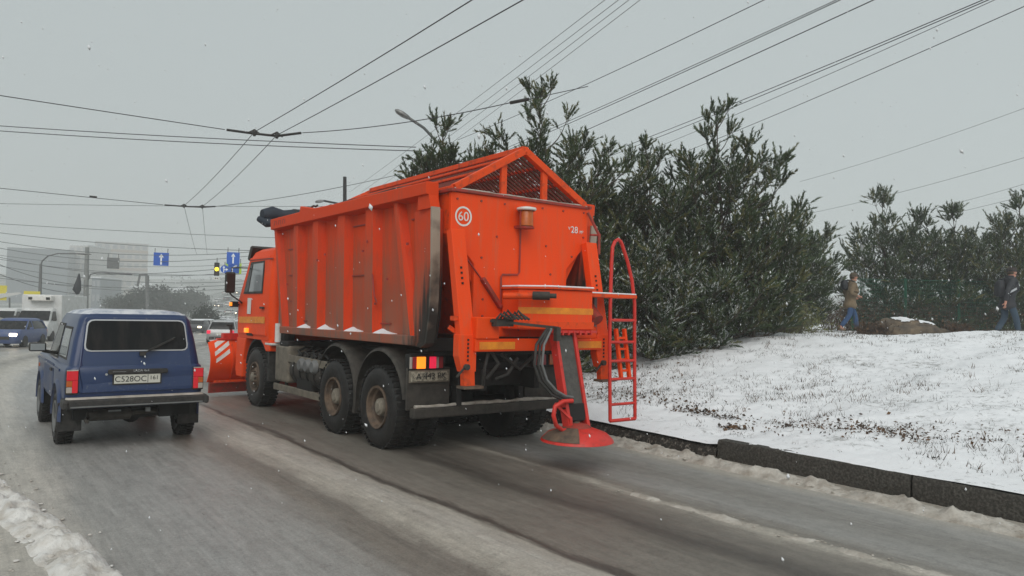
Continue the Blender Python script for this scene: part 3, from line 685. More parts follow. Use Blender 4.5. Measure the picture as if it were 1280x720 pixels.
    prof = [(7.72, ZB-.01), (7.60, ZB+.05), (7.50, 1.75), (7.44, 2.3), (7.41, 3.0)]
    rings = []
    for (y, z) in prof: rings.append([P(y, z, .02), P(y, z, .085), P(y+.10, z, .085), P(8.05 if z < 2 else 7.95, z, .035), P(8.05 if z < 2 else 7.95, z, -.01), P(y+.06, z, -.08)])
    m2.loft(rings, m=0).build('rear_wing', M['orange_dirty'], side)
    m2 = MB(); prof2 = [(7.73, ZB-.015), (7.59, ZB+.045), (7.49, 1.75), (7.43, 2.3), (7.40, 3.01)]
    m2.loft([[P(y-.012, z, .01), P(y-.012, z, .122), P(y+.02, z, .122), P(y+.02, z, .01)] for y, z in prof2]).build('rear_post', M['post'], side)
    m2 = MB()
    m2.loft([[P(7.44, 3.0, -.02), P(7.44, 3.0, .11), P(7.75, 3.0, .11), P(7.75, 3.0, -.02)], [P(7.52, 3.32, -.02), P(7.52, 3.32, .105), P(7.72, 3.32, .105), P(7.72, 3.32, -.02)]]).build('rear_post', M['orange_dirty'], side)
    if s < 0:
        m2 = MB()   # dark weld seams and grab irons
        for (y0, y1, z) in ((12.38, 11.85, 2.80), (12.36, 11.9, 2.36), (12.34, 11.9, 1.92), (9.80, 9.1, 2.98), (9.85, 8.95, 2.28), (9.4, 8.7, 1.62), (8.1, 7.6, 2.93), (12.3, 11.6, 1.60)):
            m2.bar(P(y0, z, -.012), P(y1, z, -.012), .02, .016)
        m2.tube([P(9.0, 2.27, .1), P(8.95, 2.25, .12), P(8.9, 1.98, .12), P(8.88, 1.9, .1)], .012, 6)
        for (y, z) in ((12.2, 2.20), (8.6, 2.2), (10.6, 2.62), (8.95, 1.88), (10.9, 2.55), (9.3, 2.6), (8.05, 2.62), (9.15, 2.72)): m2.box(P(y, z, .085), (.02, .035, .03))
        m2.build('seam', M['brown_red'], side)
        # stencilled letters on the front of the rail, too worn to read: short dark strokes
        m2 = MB()
        for k in range(6):
            y = 12.62-k*.10
            m2.box(P(y, 3.255, .142), (.004, .02, .075)); 
            if k % 2 == 0: m2.box(P(y-.03, 3.285, .142), (.004, .05, .016))
        m2.build('stencil', M['brown_red'], side)
mb = MB()
mb.loft([[(side_x(z, -1, -.02), fy(z), z), (side_x(z, 1, -.02), fy(z), z), (side_x(z, 1, -.02), fy(z)+.06, z), (side_x(z, -1, -.02), fy(z)+.06, z)] for z in (ZB, 3.40)])
mb.build('headboard', M['orange_worn'], truck)
MB().box((TX, RB-.10, ZB+.02), (2.2, .10, .16)).build('rear_sill', M['dark'], truck, bevel=.01)
# rolled cover lying across the front of the body, above the cab
rr = random.Random(9); pts, rad = [], []
for i in range(15):
    x = TX-1.36+i*.19
    pts.append((x, FT+.42+.03*math.sin(i*1.3)-.012*i, 3.46+.015*math.sin(i*1.7)+.006*i)); rad.append(.145+.022*math.sin(i*2.3)-.003*i)
rad[0] = .10
tp = MB().tube(pts, rad, 12).build('rolled_cover', M['navy'], truck, smooth=60)
for i in (3, 8): MB().lathe([(-.03, .155), (.03, .155)], pts[i], 'x', 14).build('strap', M['black'], tp)
mb = MB(); pts = [(TX-1.40, FT+.5, 3.40), (TX-1.28, FT+.38, 3.33), (TX-1.16, FT+.2, 3.30)]
mb.tube(pts, [.05, .09, .05], 8).build('flap', M['navy'], tp, smooth=60)

# cab --------------------------------------------------------------------
CX = TX; cf = lambda z: 14.90-.0*(z-1.2) if z < 1.9 else 14.90-.66*(z-1.9)   # front face
cr = lambda z: 12.98
mb = MB(); rings = []
for z, hw in ((1.22, 1.235), (1.35, 1.25), (1.90, 1.25), (2.30, 1.235), (2.72, 1.205), (2.84, 1.17), (2.90, 1.08), (2.92, .98)):
    q = .0 if z < 2.8 else (z-2.8)*1.1
    rings.append(rrect(CX, hw, cr(z)+q, cf(z)-q, .12, z))
cab = mb.loft(rings).build('cab', M['orange'], truck, smooth=32)
mb = MB()   # lower front: corner panel and bumper with a wheel opening
for s in (-1, 1):
    prof = [(14.32, 1.22), (14.88, 1.22), (14.94, .60), (14.86, .46), (14.50, .46), (14.47, .80), (14.40, 1.0)]
    MB().prism(prof, 'x', CX+s*1.24, CX+s*.86).build('corner_panel', M['orange'], truck, bevel=.02)
    prof = [(13.0, 1.22), (13.0, 1.03), (13.20, 1.02), (13.32, 1.12), (13.5, 1.22)]
    MB().prism(prof, 'x', CX+s*1.235, CX+s*.9).build('wing_panel', M['orange'], truck, bevel=.02)
mb.box((CX, 14.78, .84), (1.74, .22, .70))
mb.build('front_bumper', M['orange'], truck, bevel=.02)
for s in (-1, 1):
    m2 = MB(); n = 14; rings = []
    for i in range(n+1):
        t = R(14+152*i/n); rr_ = .66
        rings.append([(CX+s*1.215, 13.72+rr_*math.cos(t), .58+rr_*math.sin(t)), (CX+s*.86, 13.72+rr_*math.cos(t), .58+rr_*math.sin(t)), (CX+s*.86, 13.72+(rr_-.03)*math.cos(t), .58+(rr_-.03)*math.sin(t)), (CX+s*1.215, 13.72+(rr_-.03)*math.cos(t), .58+(rr_-.03)*math.sin(t))])
    m2.loft(rings).build('mudguard', M['dark'], truck, smooth=40)
    X = lambda z, o=0: CX+s*((1.25 if z < 1.9 else 1.25-.055*(z-1.9))+o)
    # door panel proud of the cab
    dp = [(13.16, 1.30), (14.78, 1.30), (14.80, 1.92), (14.28, 2.74), (13.16, 2.74)]
    m2 = MB(); n = len(dp)
    vs = [(X(z, .012), y, z) for y, z in dp]+[(X(z, -.03), y, z) for y, z in dp]
    m2.add(vs, [tuple(range(n)), tuple(reversed(range(n, 2*n)))]+[(i, (i+1) % n, n+(i+1) % n, n+i) for i in range(n)])
    door = m2.build('door', M['orange'], truck, bevel=.008)
    def pane(pts, name, mm, par, o0=.008, o1=.022):
        m_ = MB(); k = len(pts); vs = [(X(z, o1), y, z) for y, z in pts]+[(X(z, o0), y, z) for y, z in pts]
        m_.add(vs, [tuple(range(k)), tuple(reversed(range(k, 2*k)))]+[(i, (i+1) % k, k+(i+1) % k, k+i) for i in range(k)])
        return m_.build(name, mm, par)
    pane([(13.42, 2.06), (14.50, 2.06), (14.20, 2.66), (13.42, 2.66)], 'window_seal', M['black'], door, .008, .018)
    pane([(13.47, 2.10), (14.16, 2.10), (14.02, 2.62), (13.47, 2.62)], 'window', M['glass_pale'], door, .012, .024)
    pane([(14.21, 2.10), (14.44, 2.10), (14.19, 2.61), (14.07, 2.61)], 'quarter_light', M['glass'], door, .012, .024)
    pane([(13.22, 1.52), (14.70, 1.50), (14.72, 1.62), (13.22, 1.64)], 'yellow_band', M['yellow'], door, .010, .016)
    pane([(14.02, 1.68), (14.22, 1.68), (14.22, 1.98), (14.02, 1.98)], 'white_sticker', M['white'], door, .010, .017)
    MB().box((X(1.8, .03), 13.34, 1.80), (.04, .16, .04)).build('handle', M['black'], door, bevel=.006)
    MB().box((X(1.38, .03), 14.18, 1.37), (.05, .15, .085)).build('side_indicator', M['lens_amber_on'], truck, bevel=.01)
    MB().box((X(1.38, -.02), 14.06, 1.30), (.07, .34, .05)).build('sill_step', M['dark'], truck, bevel=.01)
    # mirror on its bracket
    my, mxx = 14.45, CX+s*1.53
    mir = MB().box((mxx, my, 2.27), (.19, .09, .40)).build('mirror', M['black'], truck, bevel=.035)
    MB().box((mxx, my-.048, 2.27), (.15, .008, .34)).build('mirror_glass', M['signal_dark'], mir, bevel=.004)
    MB().tube([(mxx-s*.02, my, 2.48), (mxx-s*.02, my, 2.55), (CX+s*1.2, 14.40, 2.56)], .013, 6).build('mirror_arm', M['black'], mir, smooth=40)
    MB().tube([(mxx, my, 2.07), (mxx-s*.04, my, 2.02), (mxx-s*.2, my+.02, 1.92), (CX+s*1.24, 14.62, 1.88)], .016, 6).build('mirror_arm', M['black'], mir, smooth=40)
    m2 = MB(); m2.box((CX+s*1.36, 14.72, 1.86), (.12, .14, .11)).tube([(CX+s*1.3, 14.74, 1.86), (CX+s*1.22, 14.76, 1.84)], .02, 6)
    mk = m2.build('marker_lamp', M['dark'], truck, bevel=.01)
    MB().box((CX+s*1.425, 14.70, 1.86), (.05, .09, .07)).build('lens', M['lens_amber_on'], mk, bevel=.008)
# windscreen, visor, roof seams
mb = MB(); n = .012
q = [(CX-1.05, cf(2.02)+n, 2.02), (CX+1.05, cf(2.02)+n, 2.02), (CX+1.0, cf(2.66)+n, 2.66), (CX-1.0, cf(2.66)+n, 2.66)]
mb.add(q+[(x, y-.03, z) for x, y, z in q], [(0,1,2,3),(7,6,5,4),(0,4,5,1),(1,5,6,2),(2,6,7,3),(3,7,4,0)]).build('windscreen', M['glass'], cab)
mb = MB()
mb.loft([[(x, 14.42, 2.70), (x, 14.50, 2.74), (x, 14.36, 2.96), (x, 14.26, 2.98), (x, 14.22, 2.94), (x, 14.34, 2.76)] for x in (CX-1.2, CX+1.2)]).build('sun_visor', M['black'], cab, smooth=40)
mb = MB()
for s in (-1, 1): mb.bar((CX+s*1.222, 13.0, 2.68), (CX+s*1.222, 14.3, 2.70), .012, .022)
mb.build('drip_rail', M['brown_red'], cab)
rs = MB().loft([[(CX-.95, y, 2.925), (CX-.85, y, 2.955), (CX+.85, y, 2.955), (CX+.95, y, 2.925)] for y in (13.15, 14.12)]).build('snow_patch', M['snow'], cab, smooth=60)

# snow plough -------------------------------------------------------------
PY = 15.75; sk = .10
plough = MB()
prof = []                                   # curved mouldboard seen from behind: convex towards us
for i in range(11):
    t = i/10; prof.append((PY+.18-.34*math.sin(math.pi*(.10+.80*t))+.0, .26+.86*t))
outer = [(y, z) for y, z in prof]; inner = [(y+.03, z) for y, z in reversed(prof)]
def pl_pt(x, y, z): return (x, y+sk*(x-4.2), z)
rings = [[pl_pt(x, y, z-(.05*max(0, .12-(x-4.16))/.12 if z > .9 else 0)) for y, z in outer+inner] for x in (4.16, 4.30, 4.8, 5.4, 6.2, 7.2)]
plough.loft(rings)
plo = plough.build('snow_plough', M['orange'], truck, smooth=40)
for x in (4.62, 4.86, 5.4, 6.0, 6.6):
    MB().loft([[pl_pt(x+d, y-.03+e, z) for y, z in prof for e in ((0),)]+[pl_pt(x+d, y+.01, z) for y, z in reversed(prof)] for d in (-.014, .014)]).build('brace', M['orange_worn'], plo)
def yat(z):
    t = (z-.26)/.86; return PY+.18-.34*math.sin(math.pi*(.10+.80*t))-.006
def stripe(x0, x1, z0, rise, th, zmax=1.105):
    m_ = MB(); k = 8; a, b = [], []
    for i in range(k+1):
        x = x0+(x1-x0)*i/k; z = z0+rise*i/k; za, zb = min(z, zmax), min(z+th, zmax)
        a.append(pl_pt(x, yat(za), za)); b.append(pl_pt(x, yat(zb), zb))
    m_.add(a+b, [(i, i+1, k+2+i, k+1+i) for i in range(k)])
    return m_.build('white_stripe', M['white'], plo)
stripe(4.27, 4.56, .66, .20, .085); stripe(4.25, 4.57, .80, .22, .085); stripe(4.27, 4.54, .96, .17, .10); stripe(4.88, 5.02, .95, .03, .14)
MB().loft([[pl_pt(x, PY+.03, .26), pl_pt(x, PY+.0, .24), pl_pt(x, PY+.05, .04), pl_pt(x, PY+.12, .04), pl_pt(x, PY+.1, .26)] for x in (4.2, 7.2)]).build('cutting_edge', M['brown_red'], plo)
MB().box(pl_pt(5.5, PY-.10, .285), (2.5, .05, .04), Matrix.Rotation(math.atan(sk), 3, 'Z')).build('edge_flange', M['orange_worn'], plo)
mb = MB(); mb.box(pl_pt(4.62, PY+.1, 1.19), (.34, .16, .14)).box(pl_pt(4.62, PY+.1, 1.14), (.56, .12, .03)); mb.bar(pl_pt(4.62, PY+.06, 1.24), pl_pt(4.60, PY+.0, 1.40), .05, .05)
mb.build('lift_bracket', M['red'], plo, bevel=.01)
MB().tube([pl_pt(4.60, PY+.0, 1.34), pl_pt(4.58, PY, 1.45)], .04, 8).tube([pl_pt(4.60, PY, 1.40), pl_pt(4.5, PY, 1.44)], .018, 6).build('marker_post', M['black'], plo)
mb = MB(); mb.tube([pl_pt(4.2, PY+.12, 1.105), pl_pt(4.6, PY+.10, 1.125), pl_pt(5.3, PY+.12, 1.12)], [.012, .026, .014], 6).build('snow_patch', M['snow'], plo, smooth=60)
mb = MB()
for s in (-1, 1): mb.bar((TX+s*.5, 14.9, .72), (TX+s*.6, PY+.1+.15, .6), .10, .12)
mb.build('push_arm', M['brown_red'], truck)

# ------------------------------------------------------------------ gritter / salt spreader in the body
SX = 5.66; HY = 7.30
sp = thing('salt_spreader', (SX, HY, ZB+.07), 'bright orange salt spreader with slatted roof, ladder and spinning disc, loaded in the truck body', 'spreader')
mb = MB()
rear = [(4.58, 3.20), (6.74, 3.22), (6.74, 2.74), (6.38, 2.38), (6.38, 1.50), (4.92, 1.50), (4.92, 2.36), (4.58, 2.72)]
mb.prism(rear, 'y', HY, HY+.06)
MB().prism([(4.59, 3.19), (6.73, 3.20), (6.72, 2.74), (6.0, 1.5), (5.3, 1.5), (4.60, 2.72)], 'y', HY+.065, 11.9).build('funnel', M['orange_worn'], sp)
hop = mb.build('hopper', M['orange_salt'], sp, bevel=.012)
# rear plate creases: inner funnel edge, strut, rim
mb = MB()
mb.bar((4.62, HY-.012, 2.62), (5.60, HY-.012, 1.58), .012, .02, upv=(0,1,0))
mb.build('fold', M['brown_red'], hop)
MB().bar((5.02, HY-.03, 2.20), (5.30, HY-.03, 1.86), .05, .07, upv=(0,1,0)).build('strut', M['brown_red'], hop, bevel=.008)
mb = MB(); mb.box((5.66, HY-.005, 3.22), (2.20, .05, .035)).box((4.575, 9.5, 3.215), (.05, 4.5, .04)).box((6.745, 9.5, 3.225), (.05, 4.5, .04))
mb.build('rim', M['brown_red'], hop, bevel=.008)
rr = random.Random(5); pts = [(4.62+i*.1, HY-.0, 3.243) for i in range(22)]
MB().tube(pts, [rr.uniform(.006, .016) for _ in pts], 6).build('snow_patch', M['snow_dirty'], hop)
mb = MB()
for x, z in ((4.66, 3.12), (5.0, 3.13), (5.35, 3.13), (5.95, 3.14), (6.3, 3.14), (6.66, 3.15), (6.66, 2.82), (6.46, 2.55), (5.05, 1.95), (5.05, 1.75), (5.02, 2.45), (4.75, 2.66), (5.24, 2.72), (6.02, 2.66), (6.1, 2.30)):
    mb.lathe([(-.012, 0), (-.012, .014), (.004, .014)], (x, HY, z), 'y', 6)
mb.build('bolt', M['brown_red'], hop)
# slatted roof
RZ, EZ, Y0, Y1 = 3.84, 3.25, HY+.03, 11.6
mb = MB()
for s in (-1, 1):
    ex = SX+s*1.03
    mb.bar((SX, Y0, RZ), (ex, Y0, EZ), .09, .09)
    mb.bar((SX, Y1, RZ), (SX+s*1.03, Y1+.5, EZ), .07, .07)
    mb.bar((ex, Y0, EZ), (ex, Y1+.5, EZ), .06, .06)
    for k in (.30, .62): mb.bar((SX+s*1.03*k, Y0+.1, RZ-(RZ-EZ)*k+.02), (SX+s*1.03*k, Y1, RZ-(RZ-EZ)*k+.02), .045, .035)
mb.bar((SX, Y0-.03, RZ+.015), (SX, Y1, RZ+.015), .10, .07)
roof = mb.build('roof_frame', M['orange_worn'], sp, bevel=.008)
for x in (SX-.31, SX+.34):
    MB().box((x, Y0+.01, (EZ+RZ-(RZ-EZ)*abs(x-SX)/1.03)/2-.01), (.085, .05, RZ-(RZ-EZ)*abs(x-SX)/1.03-EZ)).build('gable_post', M['orange_worn'], roof, bevel=.006)
proto = None
ny = 52
for s in (-1, 1):
    proto = None
    for k in range(ny):
        y = Y0+.07+(Y1-Y0-.1)*k/(ny-1)
        if proto is None:
            proto = MB().bar((SX+s*.03, y, RZ-.03), (SX+s*1.0, y, EZ+.01), .026, .022).build('roof_slat', M['slat'], roof); o = proto; yb0 = y
        else:
            o = proto.copy(); COL.objects.link(o); o.location = (0, y-yb0, 0)
# warning beacon with its cable
mb = MB(); mb.lathe([(-.02, 0), (-.02, .10), (.0, .10)], (5.60, HY-.12, 2.86), 'z', 18); mb.box((5.60, HY-.06, 2.86), (.2, .13, .03))
mb.tube([(5.51, HY-.12, 2.86), (5.51, HY-.12, 3.08)], .012, 6).tube([(5.69, HY-.12, 2.86), (5.69, HY-.12, 3.08)], .012, 6)
be = mb.build('beacon', M['brown_red'], sp, smooth=40)
MB().lathe([(.0, .088), (.17, .085), (.20, .07)], (5.60, HY-.12, 2.87), 'z', 18).build('lens', M['lens_amber'], be, smooth=40)
MB().lathe([(.0, .11), (.012, .125), (.035, .12), (.05, .05), (.052, 0)], (5.60, HY-.12, 3.06), 'z', 18).build('cap', M['white'], be, smooth=50)
MB().tube([(5.59, HY-.02, 2.85), (5.59, HY-.015, 2.30), (5.56, HY-.015, 2.27), (5.33, HY-.015, 2.26), (5.31, HY-.015, 2.23), (5.31, HY-.02, 1.9)], .012, 6).build('cable', M['brown_red'], sp, smooth=40)
# painted speed disc "60" and "28 m3" lettering
mb = MB(); n = 40
vs = [(4.75+r_*math.cos(2*math.pi*i/n), HY-.0045, 2.92+r_*math.sin(2*math.pi*i/n)) for r_ in (.118, .096) for i in range(n)]
mb.add(vs, [(i, (i+1) % n, n+(i+1) % n, n+i) for i in range(n)]).build('speed_disc', M['white'], hop)
text('speed_number', '60', .155, (4.75, HY-.004, 2.915), M['white'], hop)
text('volume_number', '28', .125, (6.50, HY-.004, 2.905), M['white'], hop)
text('volume_unit', 'M\u00b3', .06, (6.625, HY-.004, 2.885), M['white'], hop)
text('volume_mark', 'V', .06, (6.41, HY-.004, 2.92), M['white'], hop)
# engine box with yellow band
def oct_box(z0, z1, inset=0):
    q = [(5.32, HY-.02), (5.33, 6.95), (5.58, 6.66), (6.22, 6.62), (6.26, 7.28)]
    return q
q = oct_box(0, 0)
mb = MB(); mb.prism(q, 'z', 1.60, 2.08); eb = mb.build('engine_box', M['orange_salt'], sp, bevel=.018)
def ring_band(z0, z1, off, name, mm):
    pts = [(5.33-off, 6.95), (5.58-off*.5, 6.66-off), (6.22+off, 6.62-off)]
    m_ = MB(); vs = [(x, y, z) for z in (z0, z1) for x, y in pts]
    m_.add(vs+[(x+.004, y+.02, z) for x, y, z in vs], [(0, 1, 4, 3), (1, 2, 5, 4), (6, 7, 1, 0), (7, 8, 2, 1), (3, 4, 10, 9), (4, 5, 11, 10)])
    return m_.build(name, mm, eb)
ring_band(1.79, 1.865, .004, 'yellow_band', M['yellow'])
ring_band(1.615, 1.70, .012, 'lower_fold', M['orange_worn'])
MB().prism([(5.30, HY-.03), (5.31, 6.94), (5.57, 6.63), (6.25, 6.59), (6.28, 7.27)], 'z', 2.085, 2.105).build('lid', M['orange_worn'], eb)
mb = MB(); mb.prism([(5.31, HY-.03), (5.33, 6.95), (5.58, 6.645), (6.23, 6.605), (6.26, 7.26)], 'z', 2.107, 2.128).build('snow_patch', M['snow'], eb, bevel=.008)
mb = MB(); mb.box((5.9, 6.62, 1.585), (.72, .08, .03))
for k in range(7): mb.box((5.62+k*.09, 6.60, 1.57), (.02, .06, .05))
mb.build('bottom_flange', M['red'], eb)
# hydraulic ram on the box side, grimy valve gear and hoses
mb = MB(); mb.tube([(5.13, 6.98, 1.99), (5.36, 6.72, 2.00)], .04, 12); mb.build('ram_cylinder', M['orange_worn'], sp, smooth=40)
MB().tube([(5.36, 6.72, 2.0), (5.50, 6.58, 2.0)], .05, 12).tube([(5.42, 6.65, 2.0), (5.55, 6.52, 2.0)], .03, 10).build('ram_fitting', M['grime'], sp, smooth=40)
mb = MB(); rr = random.Random(2)
mb.bar((4.85, 6.84, 1.70), (5.62, 6.56, 1.63), .035, .032).box((5.0, 6.82, 1.68), (.24, .12, .085)).box((5.58, 6.53, 1.56), (.06, .06, .16))
for k in range(7): mb.tube([(4.88+.05*k, 6.76, 1.72), (4.9+.05*k, 6.72, 1.78+.02*(k % 3)), (5.0+.05*k, 6.7, 1.72)], .016, 6)
mb.build('valve_gear', M['grime'], sp, smooth=40)
for k in range(3):
    o = .055*k
    pts = [(5.50-o*.6, 6.54, 1.62), (5.36-o, 6.50, 1.44), (5.32-o, 6.48, 1.22), (5.38-o, 6.46, 1.04), (5.50-o*.6, 6.44, .92-o*.4), (5.64, 6.44, .85-o*.5), (5.76, 6.44, .83-o*.5)]
    MB().tube(pts, .017, 8).build('hose', M['black'] if k else M['grey'], sp, smooth=60)
mb = MB()
for (a, b, c) in (((4.95, 7.0, 1.36), (4.86, 6.95, 1.15), (4.95, 7.1, .95)), ((5.0, 7.05, 1.36), (5.08, 6.98, 1.2), (5.0, 7.1, 1.02)), ((5.2, 7.1, 1.30), (5.45, 7.05, 1.12), (5.7, 7.1, 1.28)), ((5.45, 7.1, 1.25), (5.3, 7.1, 1.06), (5.2, 7.2, 1.0))):
    mb.tube([a, b, c], .022, 8)
mb.build('hose', M['black'], sp, smooth=60)
# mounting frame: beam with yellow ends, two slanting legs with drilled holes and foot plates
mb = MB(); mb.box((5.66, 6.93, 1.42), (1.96, .10, .145)); bm_ = mb.build('rear_beam', M['orange'], sp, bevel=.01)
MB().box((4.98, 6.875, 1.415), (.50, .008, .085)).build('yellow_band', M['yellow'], bm_)
MB().box((6.42, 6.875, 1.415), (.40, .008, .085)).build('yellow_band', M['yellow'], bm_)
MB().box((6.3, 6.95, 1.57), (.5, .12, .15)).build('bracket', M['orange'], bm_, bevel=.01)
MB().prism([(4.68, 1.49), (5.00, 1.49), (4.98, 1.72), (4.94, 1.74), (4.68, 1.74)], 'y', 6.86, 7.02).build('bracket', M['orange'], bm_, bevel=.015)
for s in (-1, 1):
    xa = SX+s*1.05
    top, mid, bot = (xa, 7.24, 2.74), (xa-s*.0, 6.98, 1.30), (xa, 6.93, .98)
    m2 = MB(); m2.bar(top, (xa, 6.99, 1.52), .19, .11, upv=(0,1,0))
    m2.loft([[(xa-.12, y, z), (xa+.12, y, z), (xa+.12, y+.12, z), (xa-.12, y+.12, z)] for y, z in ((6.93, 1.54),(6.93, 1.30))]+[[(xa-.06, 6.93, 1.12), (xa+.12, 6.93, 1.12), (xa+.12, 7.05, 1.12), (xa-.06, 7.05, 1.12)]])
    lg = m2.build('support_leg', M['orange_salt'], sp, bevel=.008)
    MB().bar((xa+.03, 6.98, 1.20), (xa+.03, 6.96, .96), .14, .09, upv=(0,1,0)).build('sliding_foot', M['orange_worn'], lg, bevel=.006)
    MB().box((xa+.05, 6.94, .95), (.26, .16, .03)).build('foot_plate', M['rim'], lg)
    m3 = MB()
    for zz_ in (2.30, 2.24, 2.18, 2.12): m3.box((xa-.01, 7.24-(2.74-zz_)*.205-.062, zz_), (.022, .012, .024))
    for k in range(6): m3.box((xa-.0, 6.922, 1.48-k*.045), (.018, .012, .022))
    m3.build('pin_hole', M['dark'], lg)
    m3 = MB(); m3.tube([(xa-.04, 6.90, 1.18), (xa-.04, 6.86, 1.18)], .035, 10).bar((xa-.16, 6.90, 1.07), (xa-.06, 6.90, 1.17), .02, .02, upv=(0,1,0)).build('clamp', M['grime'], lg)
MB().bar((4.44, 7.02, 1.72), (4.66, 7.02, 1.72), .05, .05).build('tie_bar', M['orange_worn'], sp)
MB().bar((4.46, 7.1, 1.62), (4.85, 7.02, 1.36), .03, .05).build('tie_bar', M['orange_worn'], sp)
# discharge chute, funnel and spinner
a, b = Vector((5.79, 6.66, 1.54)), Vector((5.83, 6.42, .44))
d = (b-a); xv = Vector((1, 0, 0)); yv = d.cross(xv).normalized()
def cp(t, x, y=0): return tuple(a+d*t+xv*(x*(1-.0*t))+yv*y)
mb = MB(); mb.loft([[cp(t, -.12, -.02), cp(t, .12, -.02), cp(t, .12, .02), cp(t, -.12, .02)] for t in (0, .74)])
ch = mb.build('chute', M['belt'], sp)
for s in (-1, 1):
    m2 = MB(); m2.loft([[cp(t, s*.12, -.07), cp(t, s*.165, -.07), cp(t, s*.165, .05), cp(t, s*.12, .05)] for t in (-.02, .98)]); m2.build('chute_side', M['red'], ch, bevel=.008)
MB().loft([[cp(t, -q_, -.16), cp(t, q_, -.16), cp(t, q_, .04), cp(t, -q_, .04)] for t, q_ in ((.72, .15), (.76, .17), (.84, .13), (.90, .10))]).build('funnel', M['dark'], ch, bevel=.01)
MB().tube([cp(.88, 0, -.06), cp(1.0, 0, -.06)], .085, 14).build('motor', M['rim'], ch, smooth=40)
cx, cy, cz = 5.80, 6.40, .40
di = MB(); di.lathe([(.10, 0), (.10, .12), (.09, .17), (.030, .34), (-.040, .415), (-.065, .425), (-.07, .41), (-.03, .2), (-.03, 0)], (cx, cy, cz), 'z', 44)
disc = di.build('spinner_disc', M['red'], sp, smooth=40)
MB().lathe([(.092, .171), (.033, .342), (-.037, .416)], (cx, cy, cz+.006), 'z', 12, a0=R(150), a1=R(232)).build('salt_crust', M['rim'], disc, smooth=40)
MB().lathe([(.078, .0), (.14, .05), (.12, .13), (.09, .165)], (cx, cy, cz), 'z', 20).build('rotor', M['brown_red'], disc, smooth=30)
lp = [(5.70, 6.38, .80), (5.56, 6.38, .80), (5.44, 6.38, .75), (5.42, 6.38, .65), (5.46, 6.38, .54), (5.56, 6.38, .47), (5.76, 6.38, .46)]
MB().tube(lp, .026, 10).build('guard_hoop', M['red'], sp, smooth=60)
MB().tube([cp(.7, -.2, -.1), (5.68, 6.38, .6), (5.70, 6.38, .42)], .02, 6).build('guard_hoop', M['red'], sp)
# ladder with hoop handrail, its snow-topped step
LY = 6.74
lad = [(6.635, LY), (7.085, LY)]
m = MB()
for i, (x, y) in enumerate(lad):
    bx_ = x+(.012 if i else .0)
    pts = [(x+.03, y, .455), (x, y, 1.40), (x+(.0 if i == 0 else -.01), y, 1.95)]
    pts += [(6.645, y, 2.45), (6.66, y, 2.66), (6.70, y, 2.735)] if i == 0 else [(7.02, y, 2.25), (6.93, y, 2.50), (6.83, y, 2.70)]
    m.tube(pts, .023, 8)
m.tube([(6.70, LY, 2.735), (6.755, LY, 2.765), (6.80, LY, 2.745), (6.83, LY, 2.70)], .023, 8)
m.tube([(6.665, LY, .455), (7.115, LY, .455)], .023, 8)
ladder = m.build('ladder', M['red'], sp, smooth=50)
pr = None
for z in (.66, .98, 1.21, 1.45, 1.73):
    MB().tube([(6.65, LY, z), (7.10, LY, z)], .019, 8).build('rung', M['red'], ladder, smooth=50)
MB().box((6.66, LY+.12, 2.035), (.86, .30, .045)).build('step', M['orange_worn'], ladder, bevel=.006)
MB().box((6.66, LY+.12, 2.068), (.85, .29, .018)).build('snow_patch', M['snow'], ladder, bevel=.007)
mb = MB()
for x in (6.80, 6.95): mb.bar((x, LY+.06, 1.62), (x+.09, LY+.04, .98), .04, .05)
for k in range(4): mb.bar((6.82+k*.02, LY+.05, 1.5-k*.14), (6.97+k*.02, LY+.05, 1.5-k*.14), .03, .03)
mb.build('folded_step', M['orange'], sp, bevel=.005)
MB().tube([(6.45, 6.95, 1.88), (6.45, 6.78, 1.72)], .085, 14).build('pump', M['brown_red'], sp, smooth=40)
MB().box((6.57, 7.0, 1.8), (.05, .12, .5)).build('conduit', M['grey'], sp)
mb = MB()
mb.tube([(6.72, 7.28, 3.16), (6.86, 7.2, 2.86), (6.84, 7.18, 2.6)], .02, 6).tube([(6.74, 7.25, 2.86), (6.88, 7.2, 2.86)], .016, 6)
mb.build('stay', M['brown_red'], sp, smooth=40)
M['blue_speck'] = mat('blue_paint_with_salt_specks', (.008, .028, .098), .36, col2=(.13, .14, .17), scale=17, lo=.60, hi=.86, coat=.4, detail=3)
# ------------------------------------------------------------------ small blue off-roader
NX, NYR = 1.895, 10.42
car = thing('off_road_car', (NX, 11.15, 0), 'small dark blue three-door off-road car, seen from behind, driving left of the orange truck', 'car')
HW = .80
mb = MB(); rings = []
for z, hw, ya, yb, r_ in ((.50, .78, 10.50, 13.95, .10), (.54, .79, 10.44, 14.05, .10), (.70, HW, 10.41, 14.09, .10), (.93, HW, 10.41, 14.08, .10), (1.0, .79, 10.42, 14.06, .11), (1.03, .765, 10.44, 13.95, .12)):
    rings.append(rrect(NX, hw, ya, yb, r_, z))
bodyn = mb.loft(rings).build('body', M['blue'], car, smooth=34)
mb = MB(); rings = []
for z, hw, ya, yb, r_ in ((1.0, .765, 10.44, 13.05, .10), (1.10, .75, 10.455, 12.95, .10), (1.35, .71, 10.51, 12.65, .10), (1.60, .655, 10.57, 12.38, .11), (1.665, .625, 10.61, 12.30, .13), (1.705, .56, 10.70, 12.18, .17), (1.725, .42, 10.9, 12.0, .2)):
    rings.append(rrect(NX, hw, ya, yb, r_, z))
cabn = mb.loft(rings).build('cabin', M['blue'], car, smooth=34)
rings = []
for z, hw, ya, yb, r_ in ((1.668, .622, 10.62, 12.30, .13), (1.712, .555, 10.70, 12.18, .17), (1.735, .40, 10.92, 12.0, .2)):
    rings.append(rrect(NX, hw, ya, yb, r_, z))
